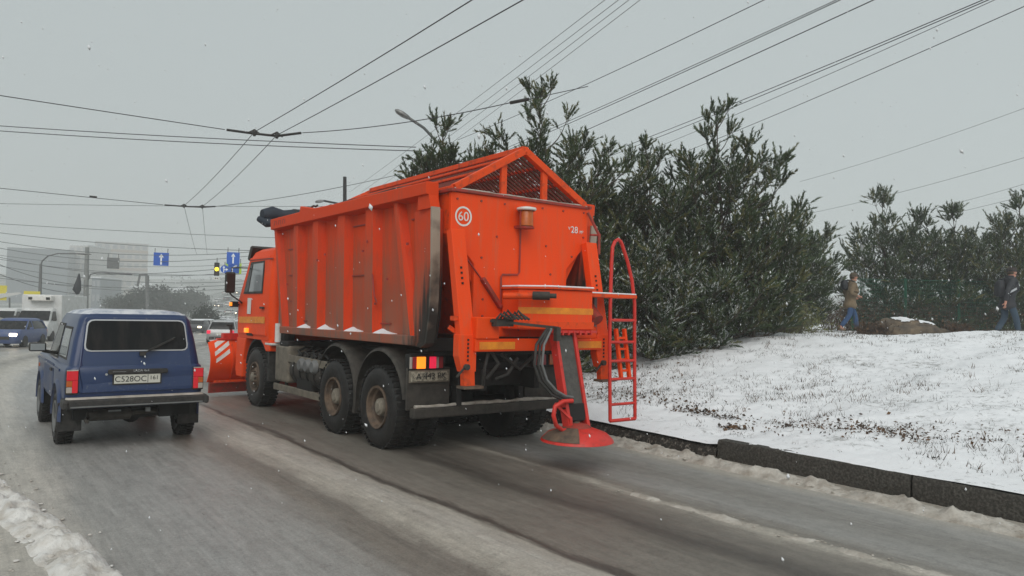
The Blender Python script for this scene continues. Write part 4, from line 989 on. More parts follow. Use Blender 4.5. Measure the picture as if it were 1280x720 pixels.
MB().loft(rings).build('snow_patch', mat('thin_snow_and_sky_sheen', (.62, .64, .67), .75, col2=(.16, .20, .30), scale=5, lo=.44, hi=.72), cabn, smooth=60)  # thin snow skin; its pale tone stands in for sky reflected off the roof
# tailgate with window
def rear_y(z): return 10.405 if z < 1.0 else 10.44+(z-1.0)*.225
def rp(x, z, o): return (x, rear_y(z)-o, z)
def rear_panel(poly, o0, o1, name, mm, par, bevel=0, smooth=None):
    n = len(poly); m_ = MB(); vs = [rp(x, z, o1) for x, z in poly]+[rp(x, z, o0) for x, z in poly]
    m_.add(vs, [tuple(range(n)), tuple(reversed(range(n, 2*n)))]+[(i, (i+1) % n, n+(i+1) % n, n+i) for i in range(n)])
    return m_.build(name, mm, par, bevel=bevel, smooth=smooth)
def rpoly(pts, r_=.05, n=3):
    """rounded polygon"""
    out = []
    k = len(pts)
    for i in range(k):
        p, a, b = Vector(pts[i]), Vector(pts[i-1]), Vector(pts[(i+1) % k])
        u, v = (a-p).normalized(), (b-p).normalized()
        for j in range(n+1):
            t = j/n; q = (p+u*r_)*(1-t)**2+p*2*t*(1-t)+(p+v*r_)*t*t
            out.append((q.x, q.y))
    return out
tg = rear_panel(rpoly([(NX-.66, .70), (NX+.66, .70), (NX+.655, 1.02), (NX+.60, 1.635), (NX-.60, 1.635), (NX-.655, 1.02)], .05), -.02, .014, 'tailgate', M['blue_speck'], car, bevel=.01)
rear_panel(rpoly([(NX-.61, 1.205), (NX+.61, 1.205), (NX+.57, 1.605), (NX-.57, 1.605)], .08), .010, .022, 'window_seal', M['trim_grey'], tg, bevel=.004)
rear_panel(rpoly([(NX-.592, 1.222), (NX+.592, 1.222), (NX+.554, 1.59), (NX-.554, 1.59)], .07), .015, .026, 'window', M['glass'], tg)
mb = MB(); mb.box(rp(NX+.05, 1.175, .05), (.07, .05, .05)); mb.bar(rp(NX+.06, 1.18, .065), rp(NX+.42, 1.365, .06), .018, .022, upv=(0,1,0)).bar(rp(NX+.12, 1.22, .045), rp(NX+.44, 1.38, .045), .012, .03, upv=(0,1,0))
mb.build('wiper', M['black'], tg)
tr = rear_panel(rpoly([(NX-.345, .925), (NX+.345, .925), (NX+.345, .985), (NX-.345, .985)], .02), .012, .04, 'trim_strip', M['black'], tg, bevel=.006)
text('badge_lettering', 'LADA 4x4', .042, rp(NX+.03, .965, .042), M['silver'], tr)
text('badge_rule', '\u2014\u2014\u2014', .05, rp(NX-.22, .958, .042), M['silver'], tr)
np_ = rear_panel([(NX-.272, .805), (NX+.258, .805), (NX+.258, .918), (NX-.272, .918)], .016, .026, 'number_plate', M['plate'], tg, bevel=.003)
text('plate_lettering', 'C528OC', .098, rp(NX-.085, .858, .0275), M['ink'], np_, sx=1.0)
text('plate_region', '161', .070, rp(NX+.185, .868, .0275), M['ink'], np_, sx=1.05)
MB().box(rp(NX+.112, .862, .027), (.006, .004, .10)).build('plate_divider', M['ink'], np_)
rear_panel([(NX-.29, .79), (NX+.275, .79), (NX+.275, .93), (NX-.29, .93)], .01, .017, 'plate_frame', M['black'], tg)
MB().tube([rp(NX-.36, .925, .01), rp(NX-.36, .925, .03)], .014, 10).build('lock', M['silver'], tg)
for s in (-1, 1):
    x0, x1 = NX+s*.785, NX+s*.665
    a, b = min(x0, x1), max(x0, x1)
    tl = rear_panel(rpoly([(a-.01, .69), (b+.01, .69), (b+.01, .99), (a-.01, .99)], .02), -.02, .015, 'tail_lamp', M['black'], car, bevel=.01)
    mid = (a+b)/2
    rear_panel([(a, .86), (b, .86), (b, .978), (a, .978)], .008, .032, 'red_lens', M['lens_red'], tl, bevel=.006)
    (q0, q1) = (mid, b) if s < 0 else (a, mid)
    rear_panel([(q0, .71), (q1, .71), (q1, .856), (q0, .856)], .008, .031, 'red_lens', M['lens_red'], tl, bevel=.006)
    (q0, q1) = (a, mid) if s < 0 else (mid, b)
    rear_panel([(q0, .785), (q1, .785), (q1, .856), (q0, .856)], .008, .030, 'amber_lens', M['lens_amber'], tl, bevel=.006)
    rear_panel([(q0, .71), (q1, .71), (q1, .781), (q0, .781)], .008, .030, 'clear_lens', M['lens_clear'], tl, bevel=.006)
    rear_panel([(a, .978), (b, .978), (b, .99), (a, .99)], .0, .034, 'snow_patch', M['snow_dirty'], tl)
# bumper with its pale lip, underbody, exhaust, mud flaps
mb = MB(); mb.loft([rrect(NX, .83, 10.24, 10.58, .06, z) for z in (.535, .618)]+[rrect(NX, .815, 10.26, 10.58, .05, .635)])
bu = mb.build('bumper', M['black'], car, smooth=40)
MB().loft([rrect(NX, .79, 10.30, 10.5, .05, .636), rrect(NX, .78, 10.33, 10.5, .05, .652)]).build('snow_patch', M['snow_dirty'], bu, smooth=40)
MB().box((NX, 10.232, .552), (1.5, .012, .016)).build('bumper_strip', M['grey'], bu)
for s in (-1, 1): MB().box((NX+s*.80, 10.27, .575), (.06, .10, .10)).build('bumper_end', M['black'], bu, bevel=.02)
mb = MB(); mb.box((NX, 12.35, .45), (1.36, 3.5, .20)).tube([(NX-.66, 11.15, .34), (NX+.66, 11.15, .34)], .05, 10).lathe([(-.14, .03), (-.1, .12), (.1, .12), (.14, .03)], (NX+.05, 11.15, .34), 'y', 14)
for x in (-.5, .42): mb.bar((NX+x, 10.5, .48), (NX+x, 11.5, .34), .05, .06)
mb.box((NX+.36, 10.52, .43), (.16, .1, .16))
mb.build('underbody', M['dark'], car)
mb = MB(); mb.lathe([(-.26, .03), (-.24, .075), (.24, .075), (.26, .03)], (NX-.28, 10.62, .40), 'x', 14).tube([(NX-.05, 10.6, .40), (NX+.1, 10.55, .42), (NX+.3, 10.6, .42)], .03, 8).tube([(NX-.50, 10.6, .39), (NX-.56, 10.45, .37), (NX-.56, 10.32, .36)], .024, 8)
mb.build('exhaust', M['grime'], car, smooth=40)
MB().box((NX-.25, 10.40, .47), (.14, .02, .02)).box((NX+.12, 10.36, .47), (.05, .05, .05)).build('tow_eye', M['grey'], car)
for s in (-1, 1): MB().box((NX+s*.70, 10.74, .38), (.27, .015, .36)).build('mud_flap', M['black'], car, bevel=.006)
for s in (-1, 1):
    for yc in (11.15, 13.35):
        wh = wheel(NX+s*.815, yc, .345, .185, .20, car, front=False, side=s, lugs=36, mrim='grey', mhub='grey')
        # black wheel housing and the flared blue edge of the arch
        m2 = MB(); n = 16
        pts = [(yc+.405*math.cos(R(t)), .36+.405*math.sin(R(t))) for t in [180*i/n for i in range(n+1)]]+[(yc-.405, .30), (yc+.405, .30)]
        m2.prism(pts, 'x', NX+s*.60, NX+s*.803).build('wheel_housing', M['dark'], car)
        m2 = MB(); rings = []
        for i in range(n+1):
            t = R(-4+188*i/n); rings.append([(NX+s*o, yc+q*math.cos(t), .36+q*math.sin(t)) for o, q in ((.80, .47), (.825, .445), (.835, .415), (.80, .405))])
        m2.loft(rings).build('wing_flare', M['blue_dirty'], car, smooth=40)
    # side: door seam, window, quarter window, handle, indicator, mirror
    def sx(z): return NX+s*(.80 if z < 1.0 else float(np.interp(z, (1.0, 1.10, 1.35, 1.60), (.765, .75, .71, .655))))
    def spane(pts, name, mm, par, o0, o1):
        k = len(pts); m_ = MB(); vs = [(sx(z)+s*o1, y, z) for y, z in pts]+[(sx(z)+s*o0, y, z) for y, z in pts]
        m_.add(vs, [tuple(range(k)), tuple(reversed(range(k, 2*k)))]+[(i, (i+1) % k, k+(i+1) % k, k+i) for i in range(k)])
        return m_.build(name, mm, par)
    dr = spane([(11.70, .56), (12.92, .56), (12.92, .98), (11.70, .98)], 'door', M['blue_dirty'], car, -.02, .006)
    spane([(11.68, 1.06), (12.76, 1.06), (12.36, 1.53), (11.72, 1.53)], 'window_seal', M['black'], car, -.01, .008)
    spane([(11.72, 1.09), (12.60, 1.09), (12.28, 1.50), (11.75, 1.50)], 'window', M['glass'], car, -.01, .014)
    spane([(10.78, 1.09), (11.58, 1.09), (11.60, 1.50), (10.90, 1.50)], 'window_seal', M['black'], car, -.01, .008)
    spane([(10.83, 1.12), (11.54, 1.12), (11.56, 1.47), (10.94, 1.47)], 'window', M['glass_pale'], car, -.01, .014)
    MB().box((sx(.9)+s*.015, 11.86, .90), (.03, .16, .035)).build('handle', M['black'], dr, bevel=.006)
    spane([(13.0, .93), (14.0, .93), (14.0, .96), (11.0, .96), (11.0, .93)], 'crease', M['blue'], car, -.01, .012)
    mm_ = MB(); mm_.box((NX+s*.93, 12.55, 1.17), (.21, .09, .125)); mm_.bar((NX+s*.76, 12.58, 1.09), (NX+s*.88, 12.57, 1.12), .05, .05)
    mi = mm_.build('mirror', M['black'], car, bevel=.03)
    MB().box((NX+s*.93, 12.501, 1.17), (.175, .008, .092)).build('mirror_glass', M['glass_pale'], mi, bevel=.003)
    MB().box((NX+s*.80, 13.75, .84), (.02, .08, .05)).build('side_indicator', M['lens_amber'], car)
q = [(NX-.62, 13.0, 1.06), (NX+.62, 13.0, 1.06), (NX+.55, 12.42, 1.53), (NX-.55, 12.42, 1.53)]
MB().add(q+[(x, y-.02, z) for x, y, z in q], [(0,1,2,3),(7,6,5,4),(0,4,5,1),(1,5,6,2),(2,6,7,3),(3,7,4,0)]).build('windscreen', M['glass'], car)
# ------------------------------------------------------------------ pines
def needles(P, D, L, nn, nl, nw, seed, snow=.10, olive=.25):
    """bottle-brush shoots: P bases, D unit axes, L lengths -> triangle arrays with a material index"""
    g = np.random.default_rng(seed); S = len(P)
    D = D/np.linalg.norm(D, axis=1)[:, None]
    A = np.where(np.abs(D[:, 2:3]) < .9, np.array([[0, 0, 1.]]), np.array([[1., 0, 0]]))
    U = np.cross(D, A); U /= np.linalg.norm(U, axis=1)[:, None]; W = np.cross(D, U)
    t = g.uniform(.05, 1, (S, nn)); ph = g.uniform(0, 2*np.pi, (S, nn)); sp = g.uniform(.35, .85, (S, nn))*(1.05-.40*t)
    base = P[:, None]+D[:, None]*(t*L[:, None])[..., None]
    rad = U[:, None]*np.cos(ph)[..., None]+W[:, None]*np.sin(ph)[..., None]
    ndir = D[:, None]*np.cos(sp)[..., None]+rad*np.sin(sp)[..., None]
    ln = nl*g.uniform(.75, 1.2, (S, nn))
    tip = base+ndir*ln[..., None]
    side = np.cross(ndir, g.normal(size=(S, nn, 3))); side /= np.linalg.norm(side, axis=2)[..., None]+1e-9
    a = base+side*nw; b = base-side*nw
    V = np.stack([a, b, tip], 2).reshape(-1, 3)
    F = np.arange(len(V)).reshape(-1, 3)
    ol = (g.random(S) < olive).astype(int)
    mi = np.repeat(ol, nn)
    upness = (rad[..., 2]*.6+ndir[..., 2]).ravel()
    ex = np.repeat(g.random(S), nn)
    mi[(g.random(S*nn) < snow*np.clip(upness+.35, 0, 1.3)*(.3+1.8*ex*ex))] = 2
    return V, F, mi
def pine(x, y, H, Rm, seed, name='pine_tree', label='', group=None, whorls=15, twigs=12, nn=36, nl=.082, nw=.0125, snow=.085, olive=.22, z0=None, low=.02, top_open=.3, bias=(0, 0), shoot=.25, squash=1.0):
    g = random.Random(seed); z0 = (ground_at(x, y)-.05) if z0 is None else z0
    root = thing(name, (x, y, z0), label, 'tree', group=group)
    tb = MB(); lean = (g.uniform(-.12, .12), g.uniform(-.12, .12))
    def trunk_pt(t): return Vector((lean[0]*H*t*t*.5+.05*math.sin(t*9+seed), lean[1]*H*t*t*.5, H*t))
    k = 10; tb.tube([trunk_pt(i/k) for i in range(k+1)], [max(.012, .085*H/6*(1-i/k)**.8) for i in range(k+1)], 7)
    P, D, L = [], [], []
    def shoot_at(p, d, l=1.0):
        P.append(p); D.append(d); L.append(shoot*l*g.uniform(.8, 1.25))
    for wv in range(whorls):
        t = low+(.95-low)*(wv/(whorls-1))**.92
        op = t > 1-top_open
        prof = (.72+.28*min(1, t/.16))*max(0, 1-(t/(1.04-top_open*.72))**3.2)**.5
        if op: prof = max(prof*.6, .20+.95*(1-t)*(.6 if t > .9 else 1))
        nb = 5 if not op else 3
        if op and wv % 2 and wv < whorls-1: continue
        ph0 = g.uniform(0, 6.28)
        for b in range(nb):
            if op and g.random() < .22: continue
            ph = ph0+6.283*b/nb+g.uniform(-.35, .35)
            bl = Rm*prof*g.uniform(.62, 1.18)
            bl *= 1+.35*(bias[0]*math.cos(ph)+bias[1]*math.sin(ph))
            el = (.7 if op else .02+.32*t)+g.uniform(-.12, .15)
            p = trunk_pt(t); pts = [p]; d = Vector((math.cos(ph)*math.cos(el), math.sin(ph)*math.cos(el), math.sin(el)))
            n = 5
            for i in range(n):
                d = (d+Vector((g.uniform(-.12, .12), g.uniform(-.12, .12), .05+.10*t+.04*i+g.uniform(-.07, .08)))).normalized()
                p = p+d*bl/n; pts.append(p)
            tb.tube(pts, [max(.006, .030*H/6*(1-.8*i/n)*(1-.5*t)) for i in range(n+1)], 5, cap=False)
            nt_ = max(5, int(1.35*twigs*(.45+.85*bl/Rm))) if not op else 4
            for q in range(nt_):
                s = (g.uniform(.62, 1) if op else g.uniform(.18, 1)**.8)*n; i = min(n-1, int(s)); pp = pts[i].lerp(pts[i+1], s-i)
                dd = (d*.55+Vector((g.uniform(-1, 1), g.uniform(-1, 1), g.uniform(-.25, 1)))).normalized()
                tl = g.uniform(.08, .34)*min(1, Rm/1.6)
                e = pp+dd*tl
                tb.tube([pp, e], [.006, .004], 3, cap=False)
                dd2 = (dd+Vector((g.uniform(-.3, .3), g.uniform(-.3, .3), g.uniform(-.25, .55 if not op else .9)))).normalized()
                shoot_at(e, dd2)
                if g.random() < .65: shoot_at(pp+dd*tl*.5, (dd+Vector((g.uniform(-.9, .9), g.uniform(-.9, .9), .35))).normalized(), .8)
            for q in range(7 if op else 5):
                shoot_at(pts[-1].lerp(pts[-2], g.random()*.7), (d+Vector((g.uniform(-.7, .7), g.uniform(-.7, .7), g.uniform(0, .8)))).normalized(), 1.1)
    for q in range(7): shoot_at(trunk_pt(.97), Vector((g.uniform(-.8, .8), g.uniform(-.8, .8), 1)).normalized(), 1.15)
    tb.build('trunk', M['bark'], root, local=True, smooth=60)
    V, F, mi = needles(np.array([tuple(p) for p in P]), np.array([tuple(p) for p in D]), np.array(L), nn, nl, nw, seed, snow, olive)
    np_mesh('crown', V, F, [M['needle'], M['needle2'], M['needle_snow']], mi, root)
    return root
PG = 'pines crowding the snowy bank behind the truck'
pine(11.0, 13.1, 6.35, 2.35, 1, label='tall pine with a bare-stemmed tufted top rising just behind the orange slatted roof', group=PG, twigs=17, top_open=.27, whorls=18)
pine(12.95, 11.9, 4.75, 2.35, 2, label='pine with a forked tufted top in the middle of the clump on the bank', group=PG, twigs=17, top_open=.30)
pine(14.35, 10.9, 5.3, 2.2, 3, label='pine with a tall candle-like leader at the right of the near clump', group=PG, twigs=17, top_open=.32, whorls=17)
pine(15.1, 10.5, 3.0, 1.35, 4, label='low spreading pine at the right edge of the near clump, beside the snow', group=PG, twigs=17)
pine(11.9, 13.2, 5.0, 2.3, 5, label='dark pine filling the middle of the clump, its stem hidden by the others', group=PG, twigs=16)
pine(13.7, 12.6, 4.4, 2.1, 6, label='rearmost dark pine in the near clump, behind the candle-topped one', group=PG, twigs=15)
pine(12.35, 11.2, 2.5, 1.5, 7, label='short bushy pine in front of the clump with snow on its lower shoots', group=PG, twigs=15, snow=.22, whorls=10)
pine(10.6, 12.2, 2.7, 1.5, 8, label='snow-dusted young pine just behind the ladder of the truck', group=PG, twigs=15, snow=.20, whorls=10)
pine(9.5, 15.6, 6.0, 1.75, 9, label='slim dark pine standing alone behind the front of the dump body, under the street lamp', group=PG, twigs=17, olive=.12, snow=.02, top_open=.22)
pine(10.75, 15.6, 5.3, 1.6, 10, label='dark pine showing low over the slatted roof, right of the slim pine', group=PG, twigs=13, olive=.12, snow=.02)
pine(13.3, 10.9, 1.9, 1.35, 12, label='knee-high spreading pine bush at the foot of the clump', group=PG, twigs=16, snow=.18, whorls=8)
PG2 = 'pines beyond the fence on the right'
far = [(20.6, 13.2, 3.1, 1.6, 21, 'bluish green pine beyond the crown of the bank, left of the man in brown'),
       (22.6, 14.2, 3.6, 1.8, 22, 'low dark pine directly behind the man in brown'),
       (26.2, 12.9, 4.75, 1.8, 23, 'pine with a tufted double top right of the grey pole'),
       (27.2, 12.1, 4.0, 2.0, 24, 'broad dark pine behind the green mesh fence, above the boulder'),
       (28.2, 11.3, 4.35, 1.3, 25, 'pine with a thin forked leader between the two walkers'),
       (28.6, 10.2, 3.7, 1.9, 26, 'olive green pine behind the fence, left of the man in black'),
       (29.8, 9.9, 4.75, 1.7, 27, 'tall pine at the right edge, its top just above the man in black'),
       (30.2, 8.6, 3.9, 2.0, 28, 'dark pine behind the back of the man in black'),
       (31.2, 7.4, 4.6, 2.0, 29, 'pine cut by the right edge of the picture')]
for (x, y, h_, r_, s_, lb) in far:
    pine(x, y, h_, r_, s_, label=lb, group=PG2, whorls=12, twigs=13, nn=30, nl=.10, nw=.014, snow=.085, olive=.35 if s_ == 26 else .15, shoot=.3)
# far bare and leafy trees, low in the haze down the road
def blob_tree(x, y, z0, H, Rm, seed, label, group, name='tree', dens=900, mm='leaf_far', cat='tree'):
    g = np.random.default_rng(seed); root = thing(name, (x, y, z0), label, cat, group=group)
    tb = MB(); r_ = random.Random(seed); tb.tube([(0, 0, -.3), (.1, 0, H*.3), (0, .1, H*.75)], [.2*H/8, .15*H/8, .05], 6)
    for k in range(9):
        a = r_.uniform(0, 6.28); h0 = H*r_.uniform(.2, .6); l = Rm*r_.uniform(.5, .9)
        tb.tube([(0, 0, h0), (math.cos(a)*l*.5, math.sin(a)*l*.5, h0+l*.45), (math.cos(a)*l, math.sin(a)*l, h0+l*.7)], [.06, .04, .015], 4)
    tb.build('trunk', M['bark'], root, local=True)
    nb = 26; c = g.normal(size=(nb, 3)); c /= np.linalg.norm(c, axis=1)[:, None]; c *= g.uniform(.25, .85, nb)[:, None]
    c = c*np.array([Rm, Rm, H*.38])+np.array([0, 0, H*.58])
    i = g.integers(0, nb, dens); p = c[i]+g.normal(size=(dens, 3))*Rm*.20
    p[:, 2] = np.clip(p[:, 2], H*.03, None)
    s_ = .16*Rm/2*g.uniform(.5, 1.3, dens); d1 = g.normal(size=(dens, 3)); d1 /= np.linalg.norm(d1, axis=1)[:, None]
    d2 = np.cross(d1, g.normal(size=(dens, 3))); d2 /= np.linalg.norm(d2, axis=1)[:, None]
    V = np.stack([p+d1*s_[:, None], p-d1*s_[:, None]*.6+d2*s_[:, None]*.7, p-d1*s_[:, None]*.5-d2*s_[:, None]*.7], 1).reshape(-1, 3)
    np_mesh('crown', V, np.arange(len(V)).reshape(-1, 3), [M[mm]], None, root)
    return root
# ------------------------------------------------------------------ poles, lamps, wires
def cable(name, a, b, sag, r_, label, cat, group=None, mm='wire', n=14):
    a, b = Vector(a), Vector(b); pts = []
    for i in range(n+1):
        t = i/n; p = a.lerp(b, t); p.z -= sag*4*t*(1-t); pts.append(p)
    return tag(MB().tube(pts, r_, 5).build(name, M[mm], smooth=60), label, cat, group)
def ext(a, b, t):                                   # carry a straight wire past b
    a, b = Vector(a), Vector(b); return tuple(a+(b-a)*t)
# trolleybus wires with their two spans
TW = 'pair of trolleybus wires over the lane'
A = [ext((5.293, 16.917, 5.800), (5.034, 7.933, 5.800), 2.2), (5.293, 16.917, 5.800), (7.088, 31.137, 5.800), (14.304, 58.344, 5.750)]
B = [ext((5.793, 16.872, 5.800), (5.525, 7.525, 5.800), 2.2), (5.793, 16.872, 5.800), (7.703, 30.825, 5.800), (14.864, 57.639, 5.750)]
for P_, lb in ((A, 'left wire of the trolleybus pair, running overhead to the hanger bars'), (B, 'right wire of the trolleybus pair, running overhead to the hanger bars')):
    pts = []
    for a, b in zip(P_[:-1], P_[1:]):
        for i in range(8):
            t = i/8; p = Vector(a).lerp(Vector(b), t); p.z -= .10*4*t*(1-t); pts.append(p)
    pts.append(Vector(P_[-1])); tag(MB().tube(pts, .0085, 5).build('trolley_wire', M['wire'], smooth=60), lb, 'wire', TW)
SG = 'cross wires that carry the trolleybus lines'
def hanger(a, b, c, d, label):
    """insulated bars of a span: a-d are points along it, wire clamps at b and c"""
    a, b, c, d = map(Vector, (a, b, c, d)); t = thing('wire_hanger', tuple((b+c)/2), label, 'hanger', group='insulated hanger bars of the trolleybus wires')
    for p, q in ((a, b), (b, c), (c, d)):
        e = (q-p)*.06
        MB().tube([p+e, q-e], .030, 6).build('insulator_bar', M['black'], t)
    for p in (b, c):
        MB().tube([p+Vector((0, 0, .10)), p, p+Vector((0, 0, -.06))], [.03, .055, .03], 8).tube([p+Vector((-.14, 0, 0)), p+Vector((0, 0, .09)), p+Vector((.14, 0, 0))], .022, 6).build('clamp', M['black'], t, smooth=50)
    return t
hanger((4.822, 17.575, 5.900), (5.476, 17.496, 5.900), (5.965, 17.372, 5.900), (6.313, 16.645, 5.900), 'pair of black insulator bars where the near cross wire holds the trolley wires')
hanger((6.566, 32.303, 5.900), (7.324, 32.165, 5.900), (7.958, 31.844, 5.900), (8.313, 31.171, 5.900), 'smaller pair of black insulator bars at the second cross wire, up the road')
cable('span_wire', ext((4.822, 17.575, 5.900), (-0.216, 18.571, 6.100), 2.6), (4.822, 17.575, 5.900), .02, .010, 'near cross wire left of the hanger bars, from the left edge', 'wire', SG)
cable('span_wire', (6.313, 16.645, 5.900), (8.616, 11.583, 5.950), .10, .010, 'near cross wire right of the hanger bars, ending at a black insulator over the truck', 'wire', SG)
tag(MB().tube([(8.609, 11.625, 5.950), (8.774, 11.248, 5.970)], .035, 8).build('insulator', M['black']), 'single black rod insulator hanging in the sky left of the tall pine', 'insulator')
cable('span_wire', (8.774, 11.248, 5.970), (9.374, 10.212, 6.100), .0, .008, 'end of the near cross wire running into the tall pine', 'wire', SG)
cable('span_wire', ext((6.566, 32.303, 5.900), (-0.251, 32.590, 6.000), 2.6), (6.566, 32.303, 5.900), .03, .012, 'second cross wire left of its hanger bars', 'wire', SG)
tag(MB().tube([(3.942, 32.173, 5.930), (4.187, 32.200, 5.930)], .04, 6).build('insulator', M['black']), 'tiny black insulator on the second cross wire at the left', 'insulator')
cable('span_wire', (8.313, 31.171, 5.900), (11.151, 25.134, 6.300), .06, .011, 'second cross wire right of its hanger bars, rising to the dark square pole', 'wire', SG)
cable('span_wire', (11.151, 25.134, 6.300), (14.007, 22.620, 7.200), .03, .010, 'thin wire from the dark square pole to the slim pine', 'wire', SG)
SC = 'slack cables slung across the road'
for (a, b, s, lb) in (((-0.286, 27.517, 7.298), (9.306, 16.603, 6.014), .32, 'upper of two slack black cables crossing the sky to the slim pine'),
                      ((-0.285, 27.769, 7.252), (9.574, 16.654, 5.959), .42, 'lower of two slack black cables crossing the sky to the slim pine'),
                      ((-0.351, 50.101, 7.357), (17.070, 39.487, 7.684), .35, 'level thin cable just under the second hanger bars'),
                      ((-0.300, 47.610, 6.216), (16.326, 37.635, 5.586), .45, 'slack thin cable halfway between the hanger bars and the blue signs')):
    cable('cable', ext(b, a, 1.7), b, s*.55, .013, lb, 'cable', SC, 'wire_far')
SD = 'tangle of far wires low over the road'
for k, (a, b) in enumerate((((0.10, 72.31, 7.12), (19.44, 57.79, 6.37)), ((0.12, 74.81, 6.85), (20.12, 59.79, 6.27)), ((0.15, 79.81, 6.57), (21.51, 63.80, 5.26)), ((0.17, 82.31, 6.29), (22.20, 65.80, 5.01)), ((0.20, 87.31, 6.03), (23.57, 69.79, 4.60)), ((0.25, 92.31, 5.31), (24.94, 73.79, 4.20)), ((0.22, 77.35, 4.34), (20.88, 61.82, 4.07)), ((0.19, 99.77, 7.59), (26.86, 79.73, 6.90)))):
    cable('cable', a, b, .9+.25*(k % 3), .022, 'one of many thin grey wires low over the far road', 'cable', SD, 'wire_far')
for k, (a, b) in enumerate((((1.728, 73.663, 5.464), (9.402, 72.987, 3.483)), ((1.757, 73.675, 4.685), (9.554, 75.409, 2.747)))):
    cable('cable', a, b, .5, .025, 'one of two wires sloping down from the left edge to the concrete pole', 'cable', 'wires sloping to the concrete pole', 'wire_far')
# overhead lines at the upper right, running away beside the road
PLG = 'power lines running away high on the right'
def far_line(p, q, r_, label, group=PLG, e0=1.35, e1=1.0, sag=.15):
    a = ext(q, p, e0); b = ext(p, q, e1); return cable('power_line', a, b, sag, r_, label, 'power line', group, 'wire', 16)
for k in range(4):
    far_line(((13.093, 13.891, 10.000), (13.364, 13.666, 10.000), (13.571, 13.494, 10.000), (13.793, 13.309, 10.000))[k], ((21.540, 47.592, 10.000), (22.158, 46.992, 10.000), (22.731, 46.434, 10.000), (23.303, 45.879, 10.000))[k], .008, 'one of four faint parallel wires rising above the slim pine', 'four faint wires above the slim pine')
far_line((12.188, 8.613, 8.000), (14.219, 22.346, 8.000), .0085, 'thin line passing just over the tip of the tall pine')
far_line((13.271, 7.712, 8.000), (16.326, 23.656, 8.000), .0085, 'upper wire of the closely paired line left of the thick single one', e1=1.4)
far_line((13.329, 7.663, 8.000), (16.512, 23.486, 8.000), .010, 'lower wire of the closely paired line, behind the tufts of the tall pine', e1=1.4)
far_line((13.808, 7.265, 8.000), (18.280, 26.216, 8.000), .011, 'thick single line crossing between the two pairs', e1=1.3)
far_line((15.393, 5.945, 8.000), (18.675, 17.543, 8.000), .010, 'upper wire of the right-hand close pair', e1=1.6)
far_line((15.474, 5.878, 8.000), (19.103, 17.942, 8.000), .010, 'lower wire of the right-hand close pair', e1=1.6)
far_line((15.566, 5.802, 8.000), (19.450, 16.545, 8.000), .007, 'faint wire just below the right-hand close pair', e1=1.5)
far_line((16.219, 5.353, 8.000), (21.184, 17.564, 8.000), .009, 'lowest long line reaching the top right corner', e1=1.4)
WR = 'thin wires at the right edge of the sky'
for k, (p, q) in enumerate((((30.202, 9.491, 9.608), (32.631, 20.233, 8.520)), ((30.269, 9.519, 7.837), (33.001, 20.023, 6.971)), ((34.966, 11.000, 7.698), (35.198, 18.391, 6.522)), ((34.986, 11.008, 7.179), (33.977, 19.338, 5.867)), ((35.180, 18.456, 5.353), (36.438, 22.556, 4.468)))):
    cable('power_line', p, q, .12, .008, 'one of the thin wires slanting across the sky above the right-hand pines', 'power line', WR, 'wire_far')
gp = thing('utility_pole', (35.310, 18.509, 1.927), 'plain grey utility pole standing between the two groups of pines on the right', 'pole')
b_ = Vector(gp.location); t_ = Vector((35.171, 18.452, 5.586))
MB().tube([b_+Vector((0,0,-1.5)), t_], [.13, .10], 10).build('post', M['concrete'], gp, smooth=50)
MB().bar(t_+Vector((-.25,.15,-.15)), t_+Vector((.5,-.3,-.15)), .06, .08).build('crossarm', M['grey'], gp)
def street_lamp(foot, top, arm, head, label, r_=.09, mm='grey', group='street lamps along the road'):
    foot, top = Vector(foot), Vector(top); t = thing('street_lamp', tuple(foot), label, 'street lamp', group=group)
    MB().tube([foot, foot.lerp(top, .5), top], [r_*1.25, r_, r_*.8], 10).build('post', M[mm], t, smooth=50)
    MB().tube([Vector(p) for p in arm], r_*.45, 8).build('arm', M[mm], t, smooth=60)
    d = Vector(head)-Vector(arm[-1]); d.z *= .8; L = d.length; d.normalize(); s = d.cross(Vector((0,0,1))).normalized(); u = s.cross(d); o = Vector(arm[-1]); rings = []
    for tt, wd, th in ((0, .05, .05), (.15, .10, .07), (.5, .15, .09), (.85, .13, .07), (1, .05, .03)):
        c = o+d*L*tt; rings.append([c+s*wd*math.cos(a)+u*th*math.sin(a) for a in [2*math.pi*i/10 for i in range(10)]])
    MB().loft(rings).build('lamp_head', M['steel'], t, smooth=60)
    return t
street_lamp((13.3, 20.6, .6), (13.3, 20.6, 6.6), [(13.3, 20.6, 6.55), (12.9, 20.55, 6.85), (11.193, 19.505, 7.383), (10.832, 19.765, 7.666)], (10.470, 20.023, 7.973), 'street lamp whose head leans out of the slim pine above the truck', r_=.10)
street_lamp((16.871, 37.416, 1.271), (16.577, 37.296, 9.013), [(16.634, 37.319, 7.499), (16.251, 37.604, 7.576), (15.727, 37.993, 7.692)], (15.350, 38.281, 7.596), 'dark square-topped pole with a small lamp on a bracket, rising behind the dump body', r_=.12, mm='dark')
lp_ = street_lamp((5.681, 73.415, 0.454), (5.610, 73.261, 5.150), [(5.613, 73.262, 5.083), (5.707, 73.176, 5.421), (6.067, 72.887, 5.833), (6.702, 72.400, 6.051), (7.935, 71.471, 6.084)], (8.955, 70.705, 6.043), 'tall street lamp with a curved arm above the white vans', r_=.13)
cpz = thing('concrete_pole', (9.059, 73.361, 0.842), 'thick pale concrete pole with a lamp arm, right of the white box van', 'pole')
c0 = Vector(cpz.location)
MB().tube([c0, Vector((8.983, 73.265, 4.303)), Vector((8.944, 73.185, 6.796))], [.22, .19, .16], 10).build('post', M['concrete'], cpz, smooth=50)
